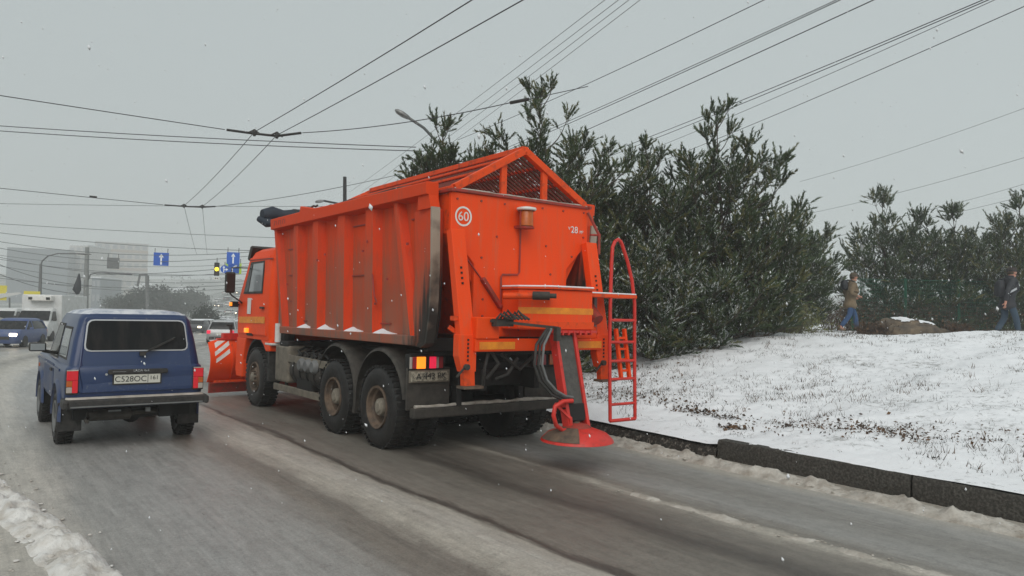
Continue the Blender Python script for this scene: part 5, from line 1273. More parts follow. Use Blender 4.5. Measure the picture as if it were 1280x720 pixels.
MB().tube([(9.107, 73.188, 3.960), (9.254, 73.055, 4.449), (9.692, 72.719, 4.599), (10.743, 71.928, 4.627), (12.131, 70.888, 4.525)], .06, 6).build('arm', M['grey'], cpz, smooth=60)
tag(MB().tube([(7.908, 69.139, 2.639), (7.841, 69.172, 3.026), (7.920, 69.084, 3.678), (7.948, 69.035, 4.328)], [.10, .32, .20, .05], 8).build('furled_flag', M['coat_black'], smooth=60), 'dark furled cloth hanging beside the thick concrete pole', 'flag')
for px in (0,):
    q = thing('lamp_post', (19.757, 104.128, 0.861), 'short dark post standing in the far trees under the blue arrow sign', 'post')
    MB().tube([(19.757, 104.128, 0.861), (19.570, 104.051, 5.792)], [.2, .24], 8).build('post', M['grey'], q)
    MB().tube([(19.570, 104.051, 5.792), (18.827, 104.606, 5.875), (18.640, 104.816, 4.328)], .14, 6).build('arm', M['grey'], q)

# ------------------------------------------------------------------ signs hung over the road
def sign_board(name, c, wd, ht, label, mm='sign_blue', arrow=None, cat='road sign', face=None, group=None):
    t = thing(name, c, label, cat, rotz=-R(16), group=group); d = .05
    MB().box((0, 0, 0), (wd, d, ht)).build('board', M[mm], t, local=True, bevel=.01)
    y = -d/2-.006
    if arrow:
        for part in arrow:
            m_ = MB(); k = len(part); m_.add([(x*wd, y, z*ht) for x, z in part]+[(x*wd, y+.004, z*ht) for x, z in part], [tuple(range(k)), tuple(reversed(range(k, 2*k)))]+[(i, (i+1) % k, k+(i+1) % k, k+i) for i in range(k)])
            m_.build('arrow', M['sign_white'], t, local=True)
    for s in (-1, 1): MB().tube([(s*wd*.42, 0, ht/2), (s*wd*.42, 0, ht/2+.35)], .03, 6).build('hanger', M['grey'], t, local=True)
    return t
UP = [[(-.055, -.42), (.055, -.42), (.055, .22), (-.055, .22)], [(-.17, .14), (.17, .14), (0, .42)]]
UPR = [[(-.16, -.42), (-.06, -.42), (-.06, .10), (-.16, .10)], [(-.12, -.02), (.20, .18), (.16, .28), (-.14, .10)], [(.08, .30), (.32, .32), (.22, .06)]]
sign_board('hanging_sign', (13.218, 65.013, 5.635), 1.12, 1.06, 'blue square lane sign with a white arrow straight up, hung over the left lane', arrow=UP)
sign_board('hanging_sign', (16.690, 57.396, 5.553), .92, .92, 'blue square lane sign with a thin white arrow, beside the cab mirror of the truck', arrow=UP)
sb2 = sign_board('hanging_sign', (17.042, 58.415, 4.851), 1.15, .82, 'lime green board with a blue turn sign, just above the cab mirror', mm='sign_lime')
m_ = MB().box((0, -.035, 0), (.80, .03, .78)); m_.build('blue_panel', M['sign_blue'], sb2, local=True)
for part in UPR:
    k = len(part); MB().add([(x*.8, -.056, z*.8) for x, z in part]+[(x*.8, -.052, z*.8) for x, z in part], [tuple(range(k)), tuple(reversed(range(k, 2*k)))]+[(i, (i+1) % k, k+(i+1) % k, k+i) for i in range(k)]).build('arrow', M['sign_white'], sb2, local=True)
sign_board('hanging_sign', (10.457, 69.607, 5.344), .92, .92, 'grey back of a square sign hung in front of the pale tower block', mm='grey')
rsn = thing('round_sign', (15.924, 56.760, 4.670), 'round blue sign with white straight and right arrows, next to the lit amber light', 'road sign', rotz=-R(16))
MB().lathe([(-.02, 0), (-.02, .30), (.02, .30), (.02, 0)], (0, 0, 0), 'y', 24).build('disc', M['sign_blue'], rsn, local=True)
for part in ([(-.10, -.24), (-.04, -.24), (-.04, .10), (-.10, .10)], [(-.16, .08), (.02, .08), (-.07, .25)], [(-.06, -.08), (.10, -.05), (.10, .01), (-.06, -.02)], [(.08, -.12), (.24, -.02), (.08, .08)]):
    k = len(part); MB().add([(x, -.032, z) for x, z in part]+[(x, -.026, z) for x, z in part], [tuple(range(k)), tuple(reversed(range(k, 2*k)))]+[(i, (i+1) % k, k+(i+1) % k, k+i) for i in range(k)]).build('arrow', M['sign_white'], rsn, local=True)
MB().tube([(0, 0, .3), (0, 0, .55)], .03, 6).build('hanger', M['grey'], rsn, local=True)
tl_ = thing('traffic_light', (15.448, 57.118, 4.657), 'hanging traffic light with its amber lens lit, in front of the misty hill', 'traffic light', rotz=-R(16))
MB().box((0, 0, 0), (.36, .22, .98)).build('housing', M['dark'], tl_, local=True, bevel=.03)
for k, mm in ((1, 'signal_dark'), (0, 'lamp_yellow_on'), (-1, 'signal_dark')):
    o = MB().lathe([(-.03, 0), (-.02, .10), (.02, .125 if k else .15)], (0, -.13, k*.31), 'y', 16).build('lens', M[mm], tl_, local=True, smooth=50)
    MB().lathe([(-.16, .15), (.0, .15)], (0, -.11, k*.31), 'y', 14, a0=R(10), a1=R(170)).build('visor', M['dark'], tl_, local=True)
MB().box((0, 0, -.68), (.44, .05, .20)).build('plate', M['white'], tl_, local=True)
MB().box((-.06, -.03, -.68), (.07, .02, .10)).box((.07, -.03, -.68), (.10, .02, .06)).build('plate_mark', M['ink'], tl_, local=True)
MB().tube([(0, 0, .49), (0, 0, .85)], .03, 6).build('hanger', M['grey'], tl_, local=True)
cable('span_wire', (0.632, 78.128, 8.072), (18.915, 54.447, 6.088), .35, .024, 'wire the blue lane signs hang from', 'wire', SG, 'wire_far')
cable('span_wire', (8.738, 65.942, 4.208), (18.602, 53.470, 5.192), .25, .022, 'wire the amber traffic light hangs from', 'wire', SG, 'wire_far')

# ------------------------------------------------------------------ other traffic
def simple_car(name, label, paint, pos, rotz, L=4.2, W_=1.72, H=1.45, group=None, lights=None, hatch=True, snow=False, cat='car'):
    t = thing(name, pos, label, cat, rotz, group); h = L/2; w2 = W_/2
    rings = [rrect(0, w2*k, -h+a, h-b, .22, z) for z, k, a, b in ((.22, .90, .12, .10), (.36, .98, .03, .02), (.62, 1, .0, .0), (.80, .98, .03, .05), (.90, .94, .08, .25))]
    bo = MB().loft(rings).build('body', M[paint], t, local=True, smooth=40)
    yb = -h+(.12 if hatch else .62)
    cabr = [(.86, .93, yb, h-.95), (1.0, .91, yb+.06, h-1.12), (H-.16, .78, yb+.30, h-1.62), (H-.10, .74, yb+.38, h-1.70)]
    MB().loft([rrect(0, w2*k, a, b, .16, z) for z, k, a, b in cabr]).build('windows', M['glass'], t, local=True, smooth=40)
    MB().loft([rrect(0, w2*k, a, b, .18, z) for z, k, a, b in ((H-.13, .775, yb+.33, h-1.64), (H-.05, .73, yb+.38, h-1.72), (H, .6, yb+.55, h-1.9))]).build('roof', M['snow'] if snow else M[paint], t, local=True, smooth=40)
    for s in (-1, 1):
        for (y0, y1) in ((h-.97, h-1.68), (yb+.02, yb+.36), (.05, .02)):
            MB().bar((s*w2*.935, y0, .88), (s*w2*.77, y1, H-.11), .05, .06).build('pillar', M[paint], t, local=True)
        for y in (h-.82, -h+.78):
            MB().lathe([(-.09, .16), (-.10, .29), (-.06, .31), (.06, .31), (.10, .28), (.10, .0)] if s > 0 else [(.09, .16), (.10, .29), (.06, .31), (-.06, .31), (-.10, .28), (-.10, 0)], (s*(w2-.07), y, .31), 'x', 16).build('wheel', M['tyre'], t, local=True, smooth=40)
        MB().box((s*w2*.70, h-.04, .66), (.32, .14, .15)).build('headlight', M['lens_white_on'] if lights == 'front' else M['lens_clear'], t, local=True, bevel=.03)
        MB().box((s*w2*.80, -h+.03, .74), (.22, .12, .22)).build('tail_lamp', M['lens_red_on'] if lights == 'rear' else M['lens_red_off'], t, local=True, bevel=.03)
        MB().box((s*(w2+.08), h-1.35, .95), (.16, .10, .11)).build('mirror', M[paint], t, local=True, bevel=.02)
    MB().box((0, h-.01, .50), (.9, .06, .14)).build('grille', M['black'], t, local=True)
    MB().box((0, -h+.005, .62), (.5, .03, .11)).build('number_plate', M['plate'], t, local=True)
    MB().box((0, -h+.0, .38), (1.3, .06, .16)).build('rear_bumper', M['black'], t, local=True)
    return t
def head(dx, dy): return math.atan2(-dx, dy)
def gz(p, dz=0): return (p[0], p[1], drop(p[1])+dz)
simple_car('hatchback_car', 'bright blue hatchback with lit headlamp, coming towards us in front of the white van', 'car_blue', gz((2.544, 45.758, -0.291)), head(-.40, -.92), lights='front', L=3.9)
simple_car('saloon_car', 'beige car half cut off at the left edge, headlamp lit', 'car_gold', gz((1.012, 45.664, -0.435)), head(-.36, -.93), lights='front', L=4.1)
simple_car('saloon_car', 'silver saloon car ahead of the snow plough with red tail lamps', 'car_silver', gz((14.081, 49.612, -0.551)), head(.40, .92), lights='rear', hatch=False, H=1.48)
def van(pos, rotz, label, box=True, name='white_van', lights=True):
    t = thing(name, pos, label, 'van', rotz, 'white vans in the oncoming lane'); w2 = .98
    rings = [rrect(0, w2*k, -2.5, y1, .2, z) for z, k, y1 in ((.35, .94, 2.72), (.55, 1, 2.78), (.95, 1, 2.74), (1.18, .98, 2.55), (1.30, .96, 2.30))]
    MB().loft(rings).build('body', M['bus_white'], t, local=True, smooth=40)
    MB().loft([rrect(0, w2*k, -2.45, y1, .2, z) for z, k, y1 in ((1.28, .96, 2.28), (1.95, .86, 1.62), (2.08, .82, 1.45), (2.14, .7, 1.2))]).build('cab_roof', M['bus_white'], t, local=True, smooth=40)
    q = [(-.88, 2.28, 1.34), (.88, 2.28, 1.34), (.78, 1.70, 1.92), (-.78, 1.70, 1.92)]
    MB().add([(x, y+.03, z) for x, y, z in q]+[(x, y-.02, z) for x, y, z in q], [(0,1,2,3),(7,6,5,4),(0,4,5,1),(1,5,6,2),(2,6,7,3),(3,7,4,0)]).build('windscreen', M['glass'], t, local=True)
    for s in (-1, 1):
        MB().add([(s*.965, 2.1, 1.32), (s*.965, 1.1, 1.32), (s*.875, 1.1, 1.9), (s*.88, 1.62, 1.9)], [(0,1,2,3)]).build('side_window', M['glass'], t, local=True)
        if not box:
            MB().add([(s*.965, .95, 1.32), (s*.965, -2.2, 1.32), (s*.875, -2.2, 1.9), (s*.875, .95, 1.9)], [(0,1,2,3)]).build('side_window', M['glass'], t, local=True)
        for y in (1.75, -1.6): MB().lathe([(-.1*s, .18), (-.11*s, .33), (-.05*s, .36), (.08*s, .36), (.11*s, .3), (.11*s, 0)], (s*.88, y, .36), 'x', 16).build('wheel', M['tyre'], t, local=True, smooth=40)
        MB().box((s*.70, 2.72, .98), (.30, .12, .22)).build('headlight', M['lens_white_on'] if lights else M['lens_clear'], t, local=True, bevel=.04)
        MB().box((s*1.1, 1.95, 1.45), (.20, .10, .30)).build('mirror', M['black'], t, local=True, bevel=.03)
    MB().box((0, 2.77, .62), (1.86, .12, .50)).build('bumper', M['dark'], t, local=True, bevel=.04)
    MB().box((0, 2.76, .98), (.95, .06, .18)).build('grille', M['dark'], t, local=True, bevel=.02)
    if box:
        MB().box((0, -1.55, 1.95), (2.3, 4.9, 2.0)).build('cargo_box', M['bus_white'], t, local=True, bevel=.04)
        MB().box((0, 1.15, 2.72), (1.35, .5, .34)).build('cooling_unit', M['white'], t, local=True, bevel=.05)
        MB().box((-.5, 1.41, 2.70), (.22, .03, .16)).box((.5, 1.41, 2.70), (.22, .03, .16)).build('vent', M['dark'], t, local=True)
    return t
van(gz((4.789, 56.612, -0.795)), head(-.40, -.92), 'white refrigerated box van with lit headlamps, behind the left mirror of the blue off-roader')
van(gz((3.377, 65.198, -1.052)), head(-.40, -.92), 'white passenger van with side windows, left of the refrigerated van', box=False, lights=False, name='minibus')
JG = 'small far cars queueing down the road'
pr = simple_car('distant_car', 'one of the tiny far cars queueing beyond the silver saloon', 'car_dark', gz((20.574, 82.339, -1.647)), head(-.45, -.9), group=JG, lights='front', snow=True)
pr2 = simple_car('distant_car', 'one of the tiny far cars queueing beyond the silver saloon', 'bus_white', gz((22.807, 88.179, -1.802)), head(-.45, -.9), group=JG, lights=None, snow=True)
for k in range(26):
    c = copy_tree(pr2 if k % 3 else pr); Z_ = 95+k*7.0; px = 258+((k*37) % 50)
    r_ = fw+rt*((px-640)/924)
    p = Vector((0, 0, CAMH))+r_*Z_
    az = math.hypot(p.x, p.y)
    hz = float(hill_z(np.array([p.x]), np.array([p.y]))[2][0])
    c.location = (p.x, p.y, max(hz, drop(p.y)-.1)); c.rotation_euler.z = head(.5, .8) if k % 2 else head(-.5, -.8)

# ------------------------------------------------------------------ buildings and trees in the mist
def block(name, a, b, H, dep, label, cat='building', mm='facade_pale', floors=8, cols=6, wmm='pane_far', roofm='roof_snow', wz=(.30, .78), wx=.62, rowcol=None):
    """front face from foot a to foot b (world), extruded away from the camera"""
    a, b = Vector(a), Vector(b); c = (a+b)/2; ux = (b-a); wd = ux.length; ux.normalize()
    rz = math.atan2(ux.y, ux.x); t = thing(name, tuple(c), label, cat, rz)
    MB().box((0, dep/2, H/2-3), (wd, dep, H+6)).build('wall', M[mm], t, local=True)
    MB().box((0, dep/2, H+.25), (wd+.5, dep+.5, .5)).build('roof', M[roofm], t, local=True)
    fh = H/floors; cw = wd/cols; pr_ = None
    for f in range(floors):
        for k in range(cols):
            x = -wd/2+cw*(k+.5); z = fh*(f+(wz[0]+wz[1])/2)
            if pr_ is None:
                pr_ = MB().box((0, -.03, 0), (cw*wx, .16, fh*(wz[1]-wz[0]))).build('window', M[wmm], t, local=True); o = pr_
            else: o = pr_.copy(); COL.objects.link(o)
            o.location = (x, 0, z)
        if rowcol and f in rowcol: MB().box((0, -.05, fh*(f+.1)), (wd+.1, .3, fh*.28)).build('band', M[rowcol[f]], t, local=True)
    return t
def gnd(p): return (p[0], p[1], -3.0)
block('office_block', gnd((17.355, 392.631, -5.465)), gnd((39.950, 386.574, -5.081)), 29.5, 20, 'long grey glass office block in the mist behind the white vans', mm='facade_glass', floors=7, cols=12, wz=(.1, .9), wx=.86, wmm='facade_glass')
block('tower_block', gnd((56.262, 429.110, -5.694)), gnd((80.253, 426.387, -5.356)), 37.5, 22, 'pale tower block with tan bands, half lost in the mist above the blue car', floors=8, cols=7, rowcol={6: 'facade_tan', 7: 'facade_tan', 5: 'facade_tan'})
block('tower_block', gnd((42.355, 406.692, -5.434)), gnd((49.312, 401.451, -5.251)), 33, 20, 'narrow pale slab between the glass office and the thick concrete pole', floors=8, cols=3)
block('low_building', gnd((38.572, 299.892, -3.452)), gnd((41.067, 298.012, -3.387)), 14.5, 14, 'low bluish green block at the foot of the concrete pole', mm='facade_glass', floors=3, cols=2)
block('pale_house', (66.605, 278.924, -6.127), (76.370, 289.119, -6.386), 8.6, 15, 'pale house with a red banner down the road', floors=2, cols=4)
tag(MB().box((68.565, 274.904, 1.892), (5.5, .4, 2.6)).build('banner', M['sign_red']), 'faded red banner on the pale house down the road', 'banner')
HG = 'snow-roofed houses on the misty slope'
for k, (px, py, Z_, wd_, hh) in enumerate(((276,404,170,9,4.5), (290,398,185,10,4.5), (266,396,205,9,4), (284,388,225,11,4.2), (302,392,215,10,4.4), (256,390,240,10,4), (296,380,255,12,4.2), (274,382,262,11,4), (214,378,200,9,3.6), (186,372,180,9,3.4), (228,374,210,8,3.4))):
    r_ = fw+rt*((px-640)/924)-up*((py-360)/924); p = Vector((0, 0, CAMH))+r_*Z_*1.75; wd_ *= 1.75; hh *= 1.75
    t = thing('house', tuple(p), 'one of the small snow-roofed houses on the misty slope beyond the road', 'house', head(.3+.1*(k % 3), .9), HG)
    MB().box((0, 0, hh*.3-1.5), (wd_, wd_*.8, hh*.6+3)).build('wall', M['facade_pale'], t, local=True)
    MB().prism([(-wd_*.55, hh*.58), (wd_*.55, hh*.58), (0, hh*1.05)], 'y', -wd_*.45, wd_*.45).build('roof', M['roof_snow'], t, local=True)
    for x in (-.28, .0, .28): MB().box((x*wd_, -wd_*.4-.05, hh*.3), (wd_*.13, .16, hh*.26)).build('window', M['pane'], t, local=True)
# kerbside boards and stalls at the left
bs = thing('signboard', (4.765, 66.667, -1.245), 'yellow topped signboard with a pale blue panel above the white van roof', 'signboard')
MB().box((4.618, 66.606, 2.630), (1.05, .10, .24)).build('yellow_panel', M['sign_yellow'], bs); MB().box((4.680, 66.576, 2.268), (.8, .10, .48)).build('blue_panel', M['facade_glass'], bs)
for px in (35, 46):
    pass
MB().tube([(4.773, 66.786, -1.251), (4.621, 66.723, 2.753)], .05, 6).build('post', M['grey'], bs)
aw = thing('awning', (3.653, 72.522, -1.500), 'pale stall awning with a yellow end at the left edge, behind the vans', 'awning')
c_ = Vector((3.456, 72.502, 2.327))
MB().loft([[c_+Vector((-1.3, y, -.35)), c_+Vector((.85, y, .28)), c_+Vector((.75, y, .40)), c_+Vector((-1.3, y, .15))] for y in (-.1, 2.5)]).build('canopy', M['awning'], aw)
MB().box(Vector((2.859, 72.562, 2.632)), (.9, .2, 1.2)).build('yellow_end', M['sign_yellow'], aw)
MB().tube([(3.653, 72.522, -1.500), (3.510, 72.464, 2.264)], .06, 6).build('post', M['grey'], aw)
FG = 'trees fading into the mist down the road'
def tree_px(p, top_z, rad, seed, label, dens=1500, mm='leaf_far', name='tree', cat='tree'):
    z0 = p[2]; return blob_tree(p[0], p[1], z0, top_z-z0, rad, seed, label, FG, name=name, dens=dens, mm=mm, cat=cat)
for k, (px, pb, pt, Z_, rad) in enumerate((px, pb, pt, Z_*(1.25 if Z_ < 200 else 1.75), rad*(1.25 if Z_ < 200 else 1.75)) for px, pb, pt, Z_, rad in ((170, 398, 355, 118, 2.3), (185, 398, 357, 124, 3.2), (200, 398, 358, 130, 3.6), (213, 398, 363, 140, 3.2), (232, 398, 361, 150, 4.2), (243, 396, 366, 160, 3.6), (150, 398, 368, 118, 2.0), (160, 396, 372, 110, 1.8), (222, 396, 370, 128, 2.6), (140, 398, 370, 130, 2.0), (262, 392, 352, 300, 9.0), (285, 390, 348, 310, 10.0), (305, 390, 352, 320, 9.0), (240, 392, 350, 300, 9.0))):
    r1 = fw+rt*((px-640)/924)-up*((pb-360)/924); r2 = fw+rt*((px-640)/924)-up*((pt-360)/924); p = Vector((0,0,CAMH))+r1*Z_; q = Vector((0,0,CAMH))+r2*Z_
    tree_px((p.x, p.y, p.z), q.z, rad, 300+k, 'one of the grey trees fading into the mist beyond the blue car', dens=1600 if k < 10 else 900)
r1 = fw+rt*((257-640)/924)-up*((416-360)/924); p = Vector((0,0,CAMH))+r1*88; blob_tree(p.x, p.y, p.z, 3.2, 1.75, 77, 'dense dark green bush beside the far road, left of the silver saloon', None, name='roadside_bush', dens=2600, mm='leaf_far', cat='bush')

# ------------------------------------------------------------------ mesh fence, shrubs, boulder
fa, fb = Vector((24.3, 13.1, 0)), Vector((30.0, 8.7, 0)); fn = thing('mesh_fence', (24.3, 13.1, 1.4), 'green wire mesh fence on posts running behind the two walkers', 'fence')
nb = 4
for i in range(nb+1):
    p = fa.lerp(fb, i/nb); z = 1.42; MB().bar((p.x, p.y, z-.1), (p.x, p.y, z+1.85), .06, .06).build('post', M['fence_green'], fn)
for i in range(nb):
    p, q = fa.lerp(fb, i/nb), fa.lerp(fb, (i+1)/nb)
    pn = MB().bar((p.x, p.y, 1.48), (q.x, q.y, 1.48), .02, .02).build('rail', M['fence_green'], fn)
    MB().bar((p.x, p.y, 3.22), (q.x, q.y, 3.22), .02, .02).build('rail', M['fence_green'], fn)
    m_ = MB()
    for k in range(1, 12): m_.bar((p.x, p.y, 1.48+k*.145), (q.x, q.y, 1.48+k*.145), .009, .009)
    for k in range(1, 32): c = p.lerp(q, k/32); m_.bar((c.x, c.y, 1.48), (c.x, c.y, 3.22), .007, .007)
    tag(m_.build('mesh_wire', M['fence_green'], pn), kind='stuff')
BG = 'bare brown shrubs along the fence'
def shrub(x, y, w_, h_, seed, label, mm='twig', group=BG, n=900, cat='shrub', name='bare_shrub'):
    g = random.Random(seed); z = ground_at(x, y)-.03; t = thing(name, (x, y, z), label, cat, group=group)
    m_ = MB()
    for k in range(70):
        a = g.uniform(0, 6.28); r_ = g.random()**.6; p0 = Vector((math.cos(a)*r_*.35*w_, math.sin(a)*r_*.3*w_, 0)); p = p0; pts = [p]
        d = Vector((math.cos(a)*.5*r_, math.sin(a)*.5*r_, 1)).normalized(); l = h_*g.uniform(.55, 1.05)
        for i in range(3):
            p = p+d*l/3; d = (d+Vector((g.uniform(-.4, .4), g.uniform(-.4, .4), 0))).normalized(); pts.append(p)
        m_.tube(pts, [.012, .009, .006, .003], 3, cap=False)
        for q in range(5):
            b0 = pts[1].lerp(pts[3], g.random()); e = Vector((g.uniform(-1, 1), g.uniform(-1, 1), g.uniform(.2, 1))).normalized()*h_*.22
            m_.tube([b0, b0+e], [.006, .002], 3, cap=False)
    m_.build('stems', M[mm], t, local=True)
    gg = np.random.default_rng(seed); P_ = np.stack([gg.normal(0, .30*w_, n), gg.normal(0, .26*w_, n), np.abs(gg.normal(.4, .28, n))*h_], 1)
    d1 = gg.normal(size=(n, 3)); d1 /= np.linalg.norm(d1, axis=1)[:, None]; d2 = np.cross(d1, gg.normal(size=(n, 3))); d2 /= np.linalg.norm(d2, axis=1)[:, None]; s_ = gg.uniform(.025, .06, n)[:, None]
    V = np.stack([P_+d1*s_*1.5, P_+d2*s_*.7, P_-d1*s_*1.5], 1).reshape(-1, 3)
    np_mesh('leaves', V, np.arange(3*n).reshape(-1, 3), [M['leaf_brown'] if mm == 'twig' else M['needle2']], None, t)
    return t
for k, (x, y) in enumerate(((24.5, 13.7), (25.9, 12.6), (27.0, 11.7), (28.1, 10.9), (29.2, 10.0), (25.2, 13.2), (28.7, 10.5), (26.5, 12.2))):
    shrub(x, y, 1.7, 1.3, 60+k, 'one of the bare brown shrubs along the foot of the green fence')
shrub(18.9, 12.4, 2.0, 1.0, 71, 'yellowish green low bush on the crown of the bank, left of the man in brown', mm='bark', group=None, n=2600, cat='bush', name='low_bush')
shrub(17.2, 11.3, 1.9, .75, 72, 'olive green low bush between the near pine clump and the walkers', mm='bark', group=None, n=2200, cat='bush', name='low_bush')
def rock():
    c = Vector((19.62, 9.02, ground_at(19.62, 9.02)-.02)); t = thing('boulder', tuple(c), 'long brown boulder with a cap of snow lying on the crown of the bank', 'boulder', rotz=-R(37))
    nu, nv = 56, 24; U, V_ = np.meshgrid(np.linspace(0, 2*np.pi, nu, endpoint=False), np.linspace(0, 1, nv))
    ph = V_*np.pi/2; X = np.cos(ph)*np.cos(U); Y = np.cos(ph)*np.sin(U); Zz = np.sin(ph)
    n_ = 1+.55*(fbm(X*2+5, Y*2+Zz*2+3, 81)-.47)+.22*(fbm(X*6+5, Y*6+Zz*5+3, 83)-.47)
    px = X*.98*n_; py = Y*.55*n_; pz = np.maximum(Zz, 0)**.8*.47*n_*(1-.42*np.clip(px, -1, 1)*.9)-.05
    Vt = np.stack([px.ravel(), py.ravel(), pz.ravel()], 1)
    i = np.arange(nv-1)[:, None]*nu; j = np.arange(nu)[None]; F = np.stack([(i+j).ravel(), (i+(j+1) % nu).ravel(), (i+nu+(j+1) % nu).ravel(), (i+nu+j).ravel()], 1)
    np_mesh('rock', Vt, F, [M['stone']], None, t, smooth=True)
    top = (Zz+.45*(fbm(X*4+1, Y*4+2, 87)-.5)+.18*X) > .80
    keep = top.ravel()[F].all(1)
    Vs = Vt+np.array([0, 0, .028]); np_mesh('snow_patch', Vs, F[keep], [M['snow']], None, t, smooth=True)
rock()
PSH = 'dry weeds beside the boulder'
for k, (x, y) in enumerate(((18.75, 9.35), (18.62, 9.6), (20.6, 8.3))):
    shrub(x, y, .7, .38, 90+k, 'one of the small tufts of dry reddish weeds against the boulder', group=PSH, n=260, cat='weeds', name='dry_weeds')

# ------------------------------------------------------------------ the two walkers
def skin_mesh(name, V, E_, mm, parent, root_i=0, sub=2):
    me = bpy.data.meshes.new(name); me.from_pydata([v[0] for v in V], E_, []); o = bpy.data.objects.new(name, me); COL.objects.link(o)
    md = o.modifiers.new('skin', 'SKIN'); md.use_smooth_shade = True
    for i, v in enumerate(V):
        r_ = v[1]; me.skin_vertices[0].data[i].radius = r_ if isinstance(r_, tuple) else (r_, r_)
        me.skin_vertices[0].data[i].use_root = (i == root_i)
    s = o.modifiers.new('sub', 'SUBSURF'); s.levels = sub; s.render_levels = sub
    dg = bpy.context.evaluated_depsgraph_get(); dg.update(); m2 = bpy.data.meshes.new_from_object(o.evaluated_get(dg))
    bpy.data.objects.remove(o); m2.name = name; m2.materials.clear(); m2.materials.append(mm)
    ob = bpy.data.objects.new(name, m2); COL.objects.link(ob); ob.parent = parent; return ob
def hand_chain(V, E_, wrist, d, palm_n, thumb_d):
    """palm and five curled fingers added to a skeleton at vertex index wrist"""
    w_ = Vector(V[wrist][0]); d = Vector(d).normalized(); n = Vector(palm_n).normalized(); s = d.cross(n)
    k = len(V); V.append((tuple(w_+d*.055), (.036, .016))); E_.append((wrist, k)); V.append((tuple(w_+d*.09), (.038, .013))); E_.append((k, k+1)); p = k+1
    for i, l in enumerate((.060, .068, .064, .050)):
        b0 = w_+d*.095+s*(-.027+.018*i); f1 = b0+d*l*.55+n*.006; f2 = f1+d*l*.35+n*l*.35
        q = len(V); V.append((tuple(f1), .0085)); V.append((tuple(f2), .0075)); E_ += [(p, q), (q, q+1)]
    q = len(V); t1 = w_+d*.05+s*(-.04*thumb_d)+n*.01; V.append((tuple(t1), .011)); V.append((tuple(t1+d*.035+s*(-.012*thumb_d)+n*.01), .009)); E_ += [(k, q), (q, q+1)]
def person(loc, rotz, label, pose, mats):
    t = thing('person', loc, label, 'person', rotz)
    hp = pose['hips']; hd = pose['head']; nk = pose['neck']
    V = [(hp, .10)]; E_ = []
    def add(p, r_, frm): V.append((p, r_)); E_.append((frm, len(V)-1)); return len(V)-1
    s1 = add(tuple(Vector(hp).lerp(Vector(nk), .45)), (.125, .10), 0); s2 = add(tuple(Vector(hp).lerp(Vector(nk), .85)), (.15, .10), s1); n1 = add(nk, .052, s2)
    h = Vector(hd); n2 = add(tuple(h+Vector((0, -.01, -.085))), (.062, .072), n1); n3 = add(tuple(h), (.076, .094), n2); n4 = add(tuple(h+Vector((0, -.008, .085))), (.066, .084), n3)
    add(tuple(h+Vector((0, .112, -.018))), .013, n3); add(tuple(h+Vector((0, .07, -.085))), .03, n2)
    for s in (-1, 1): add(tuple(h+Vector((s*.083, -.005, -.015))), (.012, .022), n3)
    for s, key in ((-1, 'l'), (1, 'r')):
        sh, el, wr = pose['sh'+key], pose['el'+key], pose['wr'+key]
        a = add(sh, .055, s2); b = add(el, .040, a); c = add(wr, .027, b); d = Vector(wr)-Vector(el)
        hand_chain(V, E_, c, d, pose['pn'+key], s)
        hj, kn, an = pose['hj'+key], pose['kn'+key], pose['an'+key]
        a = add(hj, .085, 0); b = add(kn, .055, a); c = add(an, .038, b); add(tuple(Vector(an)+Vector((0, .13, -.05))), .032, c)
    body = skin_mesh('body', V, E_, M['skin'], t)
    for s in (-1, 1): MB().lathe([(-.008, 0), (-.006, .008), (.006, .008)], Vector(hd)+Vector((s*.032, .092, .012)), 'y', 8).build('eye', M['ink'], body, local=True)
    MB().box(Vector(hd)+Vector((0, .092, -.055)), (.045, .012, .008)).build('mouth', M['brown_red'], body, local=True)
    # coat: torso and sleeves, hem over the hips
    V = [(tuple(Vector(hp)+Vector((0, 0, .10))), (.185, .155))]; E_ = []
    c1 = add(tuple(Vector(hp).lerp(Vector(nk), .5)+Vector((0, .01, 0))), (.195, .155), 0); c2 = add(tuple(Vector(hp).lerp(Vector(nk), .84)), (.20, .13), c1); c3 = add(tuple(Vector(nk)+Vector((0, -.005, .0))), (.085, .085), c2)
    hm = add(tuple(Vector(hp)+Vector((0, .0, -.10))), (.225, .20), 0); add(tuple(Vector(hp)+Vector((0, .0, pose.get('hem', -.26)))), (.23, .21), hm)
    for s, key in ((-1, 'l'), (1, 'r')):
        a = add(pose['sh'+key], .085, c2); b = add(pose['el'+key], .068, a); add(tuple(Vector(pose['el'+key]).lerp(Vector(pose['wr'+key]), .93)), .050, b)
    coat = skin_mesh('coat', V, E_, mats['coat'], body)
    MB().lathe([(-.03, .085), (.04, .10), (.06, .085)], Vector(nk)+Vector((0, .005, .0)), 'z', 16).build('collar', mats['coat'], coat, local=True, smooth=60)
    V = [(tuple(Vector(hp)+Vector((0, 0, -.15))), (.10, .09))]; E_ = []
    for s, key in ((-1, 'l'), (1, 'r')):
        a = add(tuple(Vector(pose['hj'+key]).lerp(Vector(pose['kn'+key]), .35)), .088, 0); b = add(pose['kn'+key], .078, a); add(tuple(Vector(pose['kn'+key]).lerp(Vector(pose['an'+key]), .92)), .068, b)
    skin_mesh('trousers', V, E_, mats['legs'], body)
    for key in 'lr':
        a = Vector(pose['an'+key]); V = [(tuple(a+Vector((0, -.05, -.03))), (.05, .045)), (tuple(a+Vector((0, .06, -.045))), (.048, .04)), (tuple(a+Vector((0, .17, -.055))), (.045, .03)), (tuple(a+Vector((0, -.01, .06))), .05)]
        skin_mesh('shoe', V, [(0, 1), (1, 2), (0, 3)], mats['shoe'], body)
    c = Vector(hd)
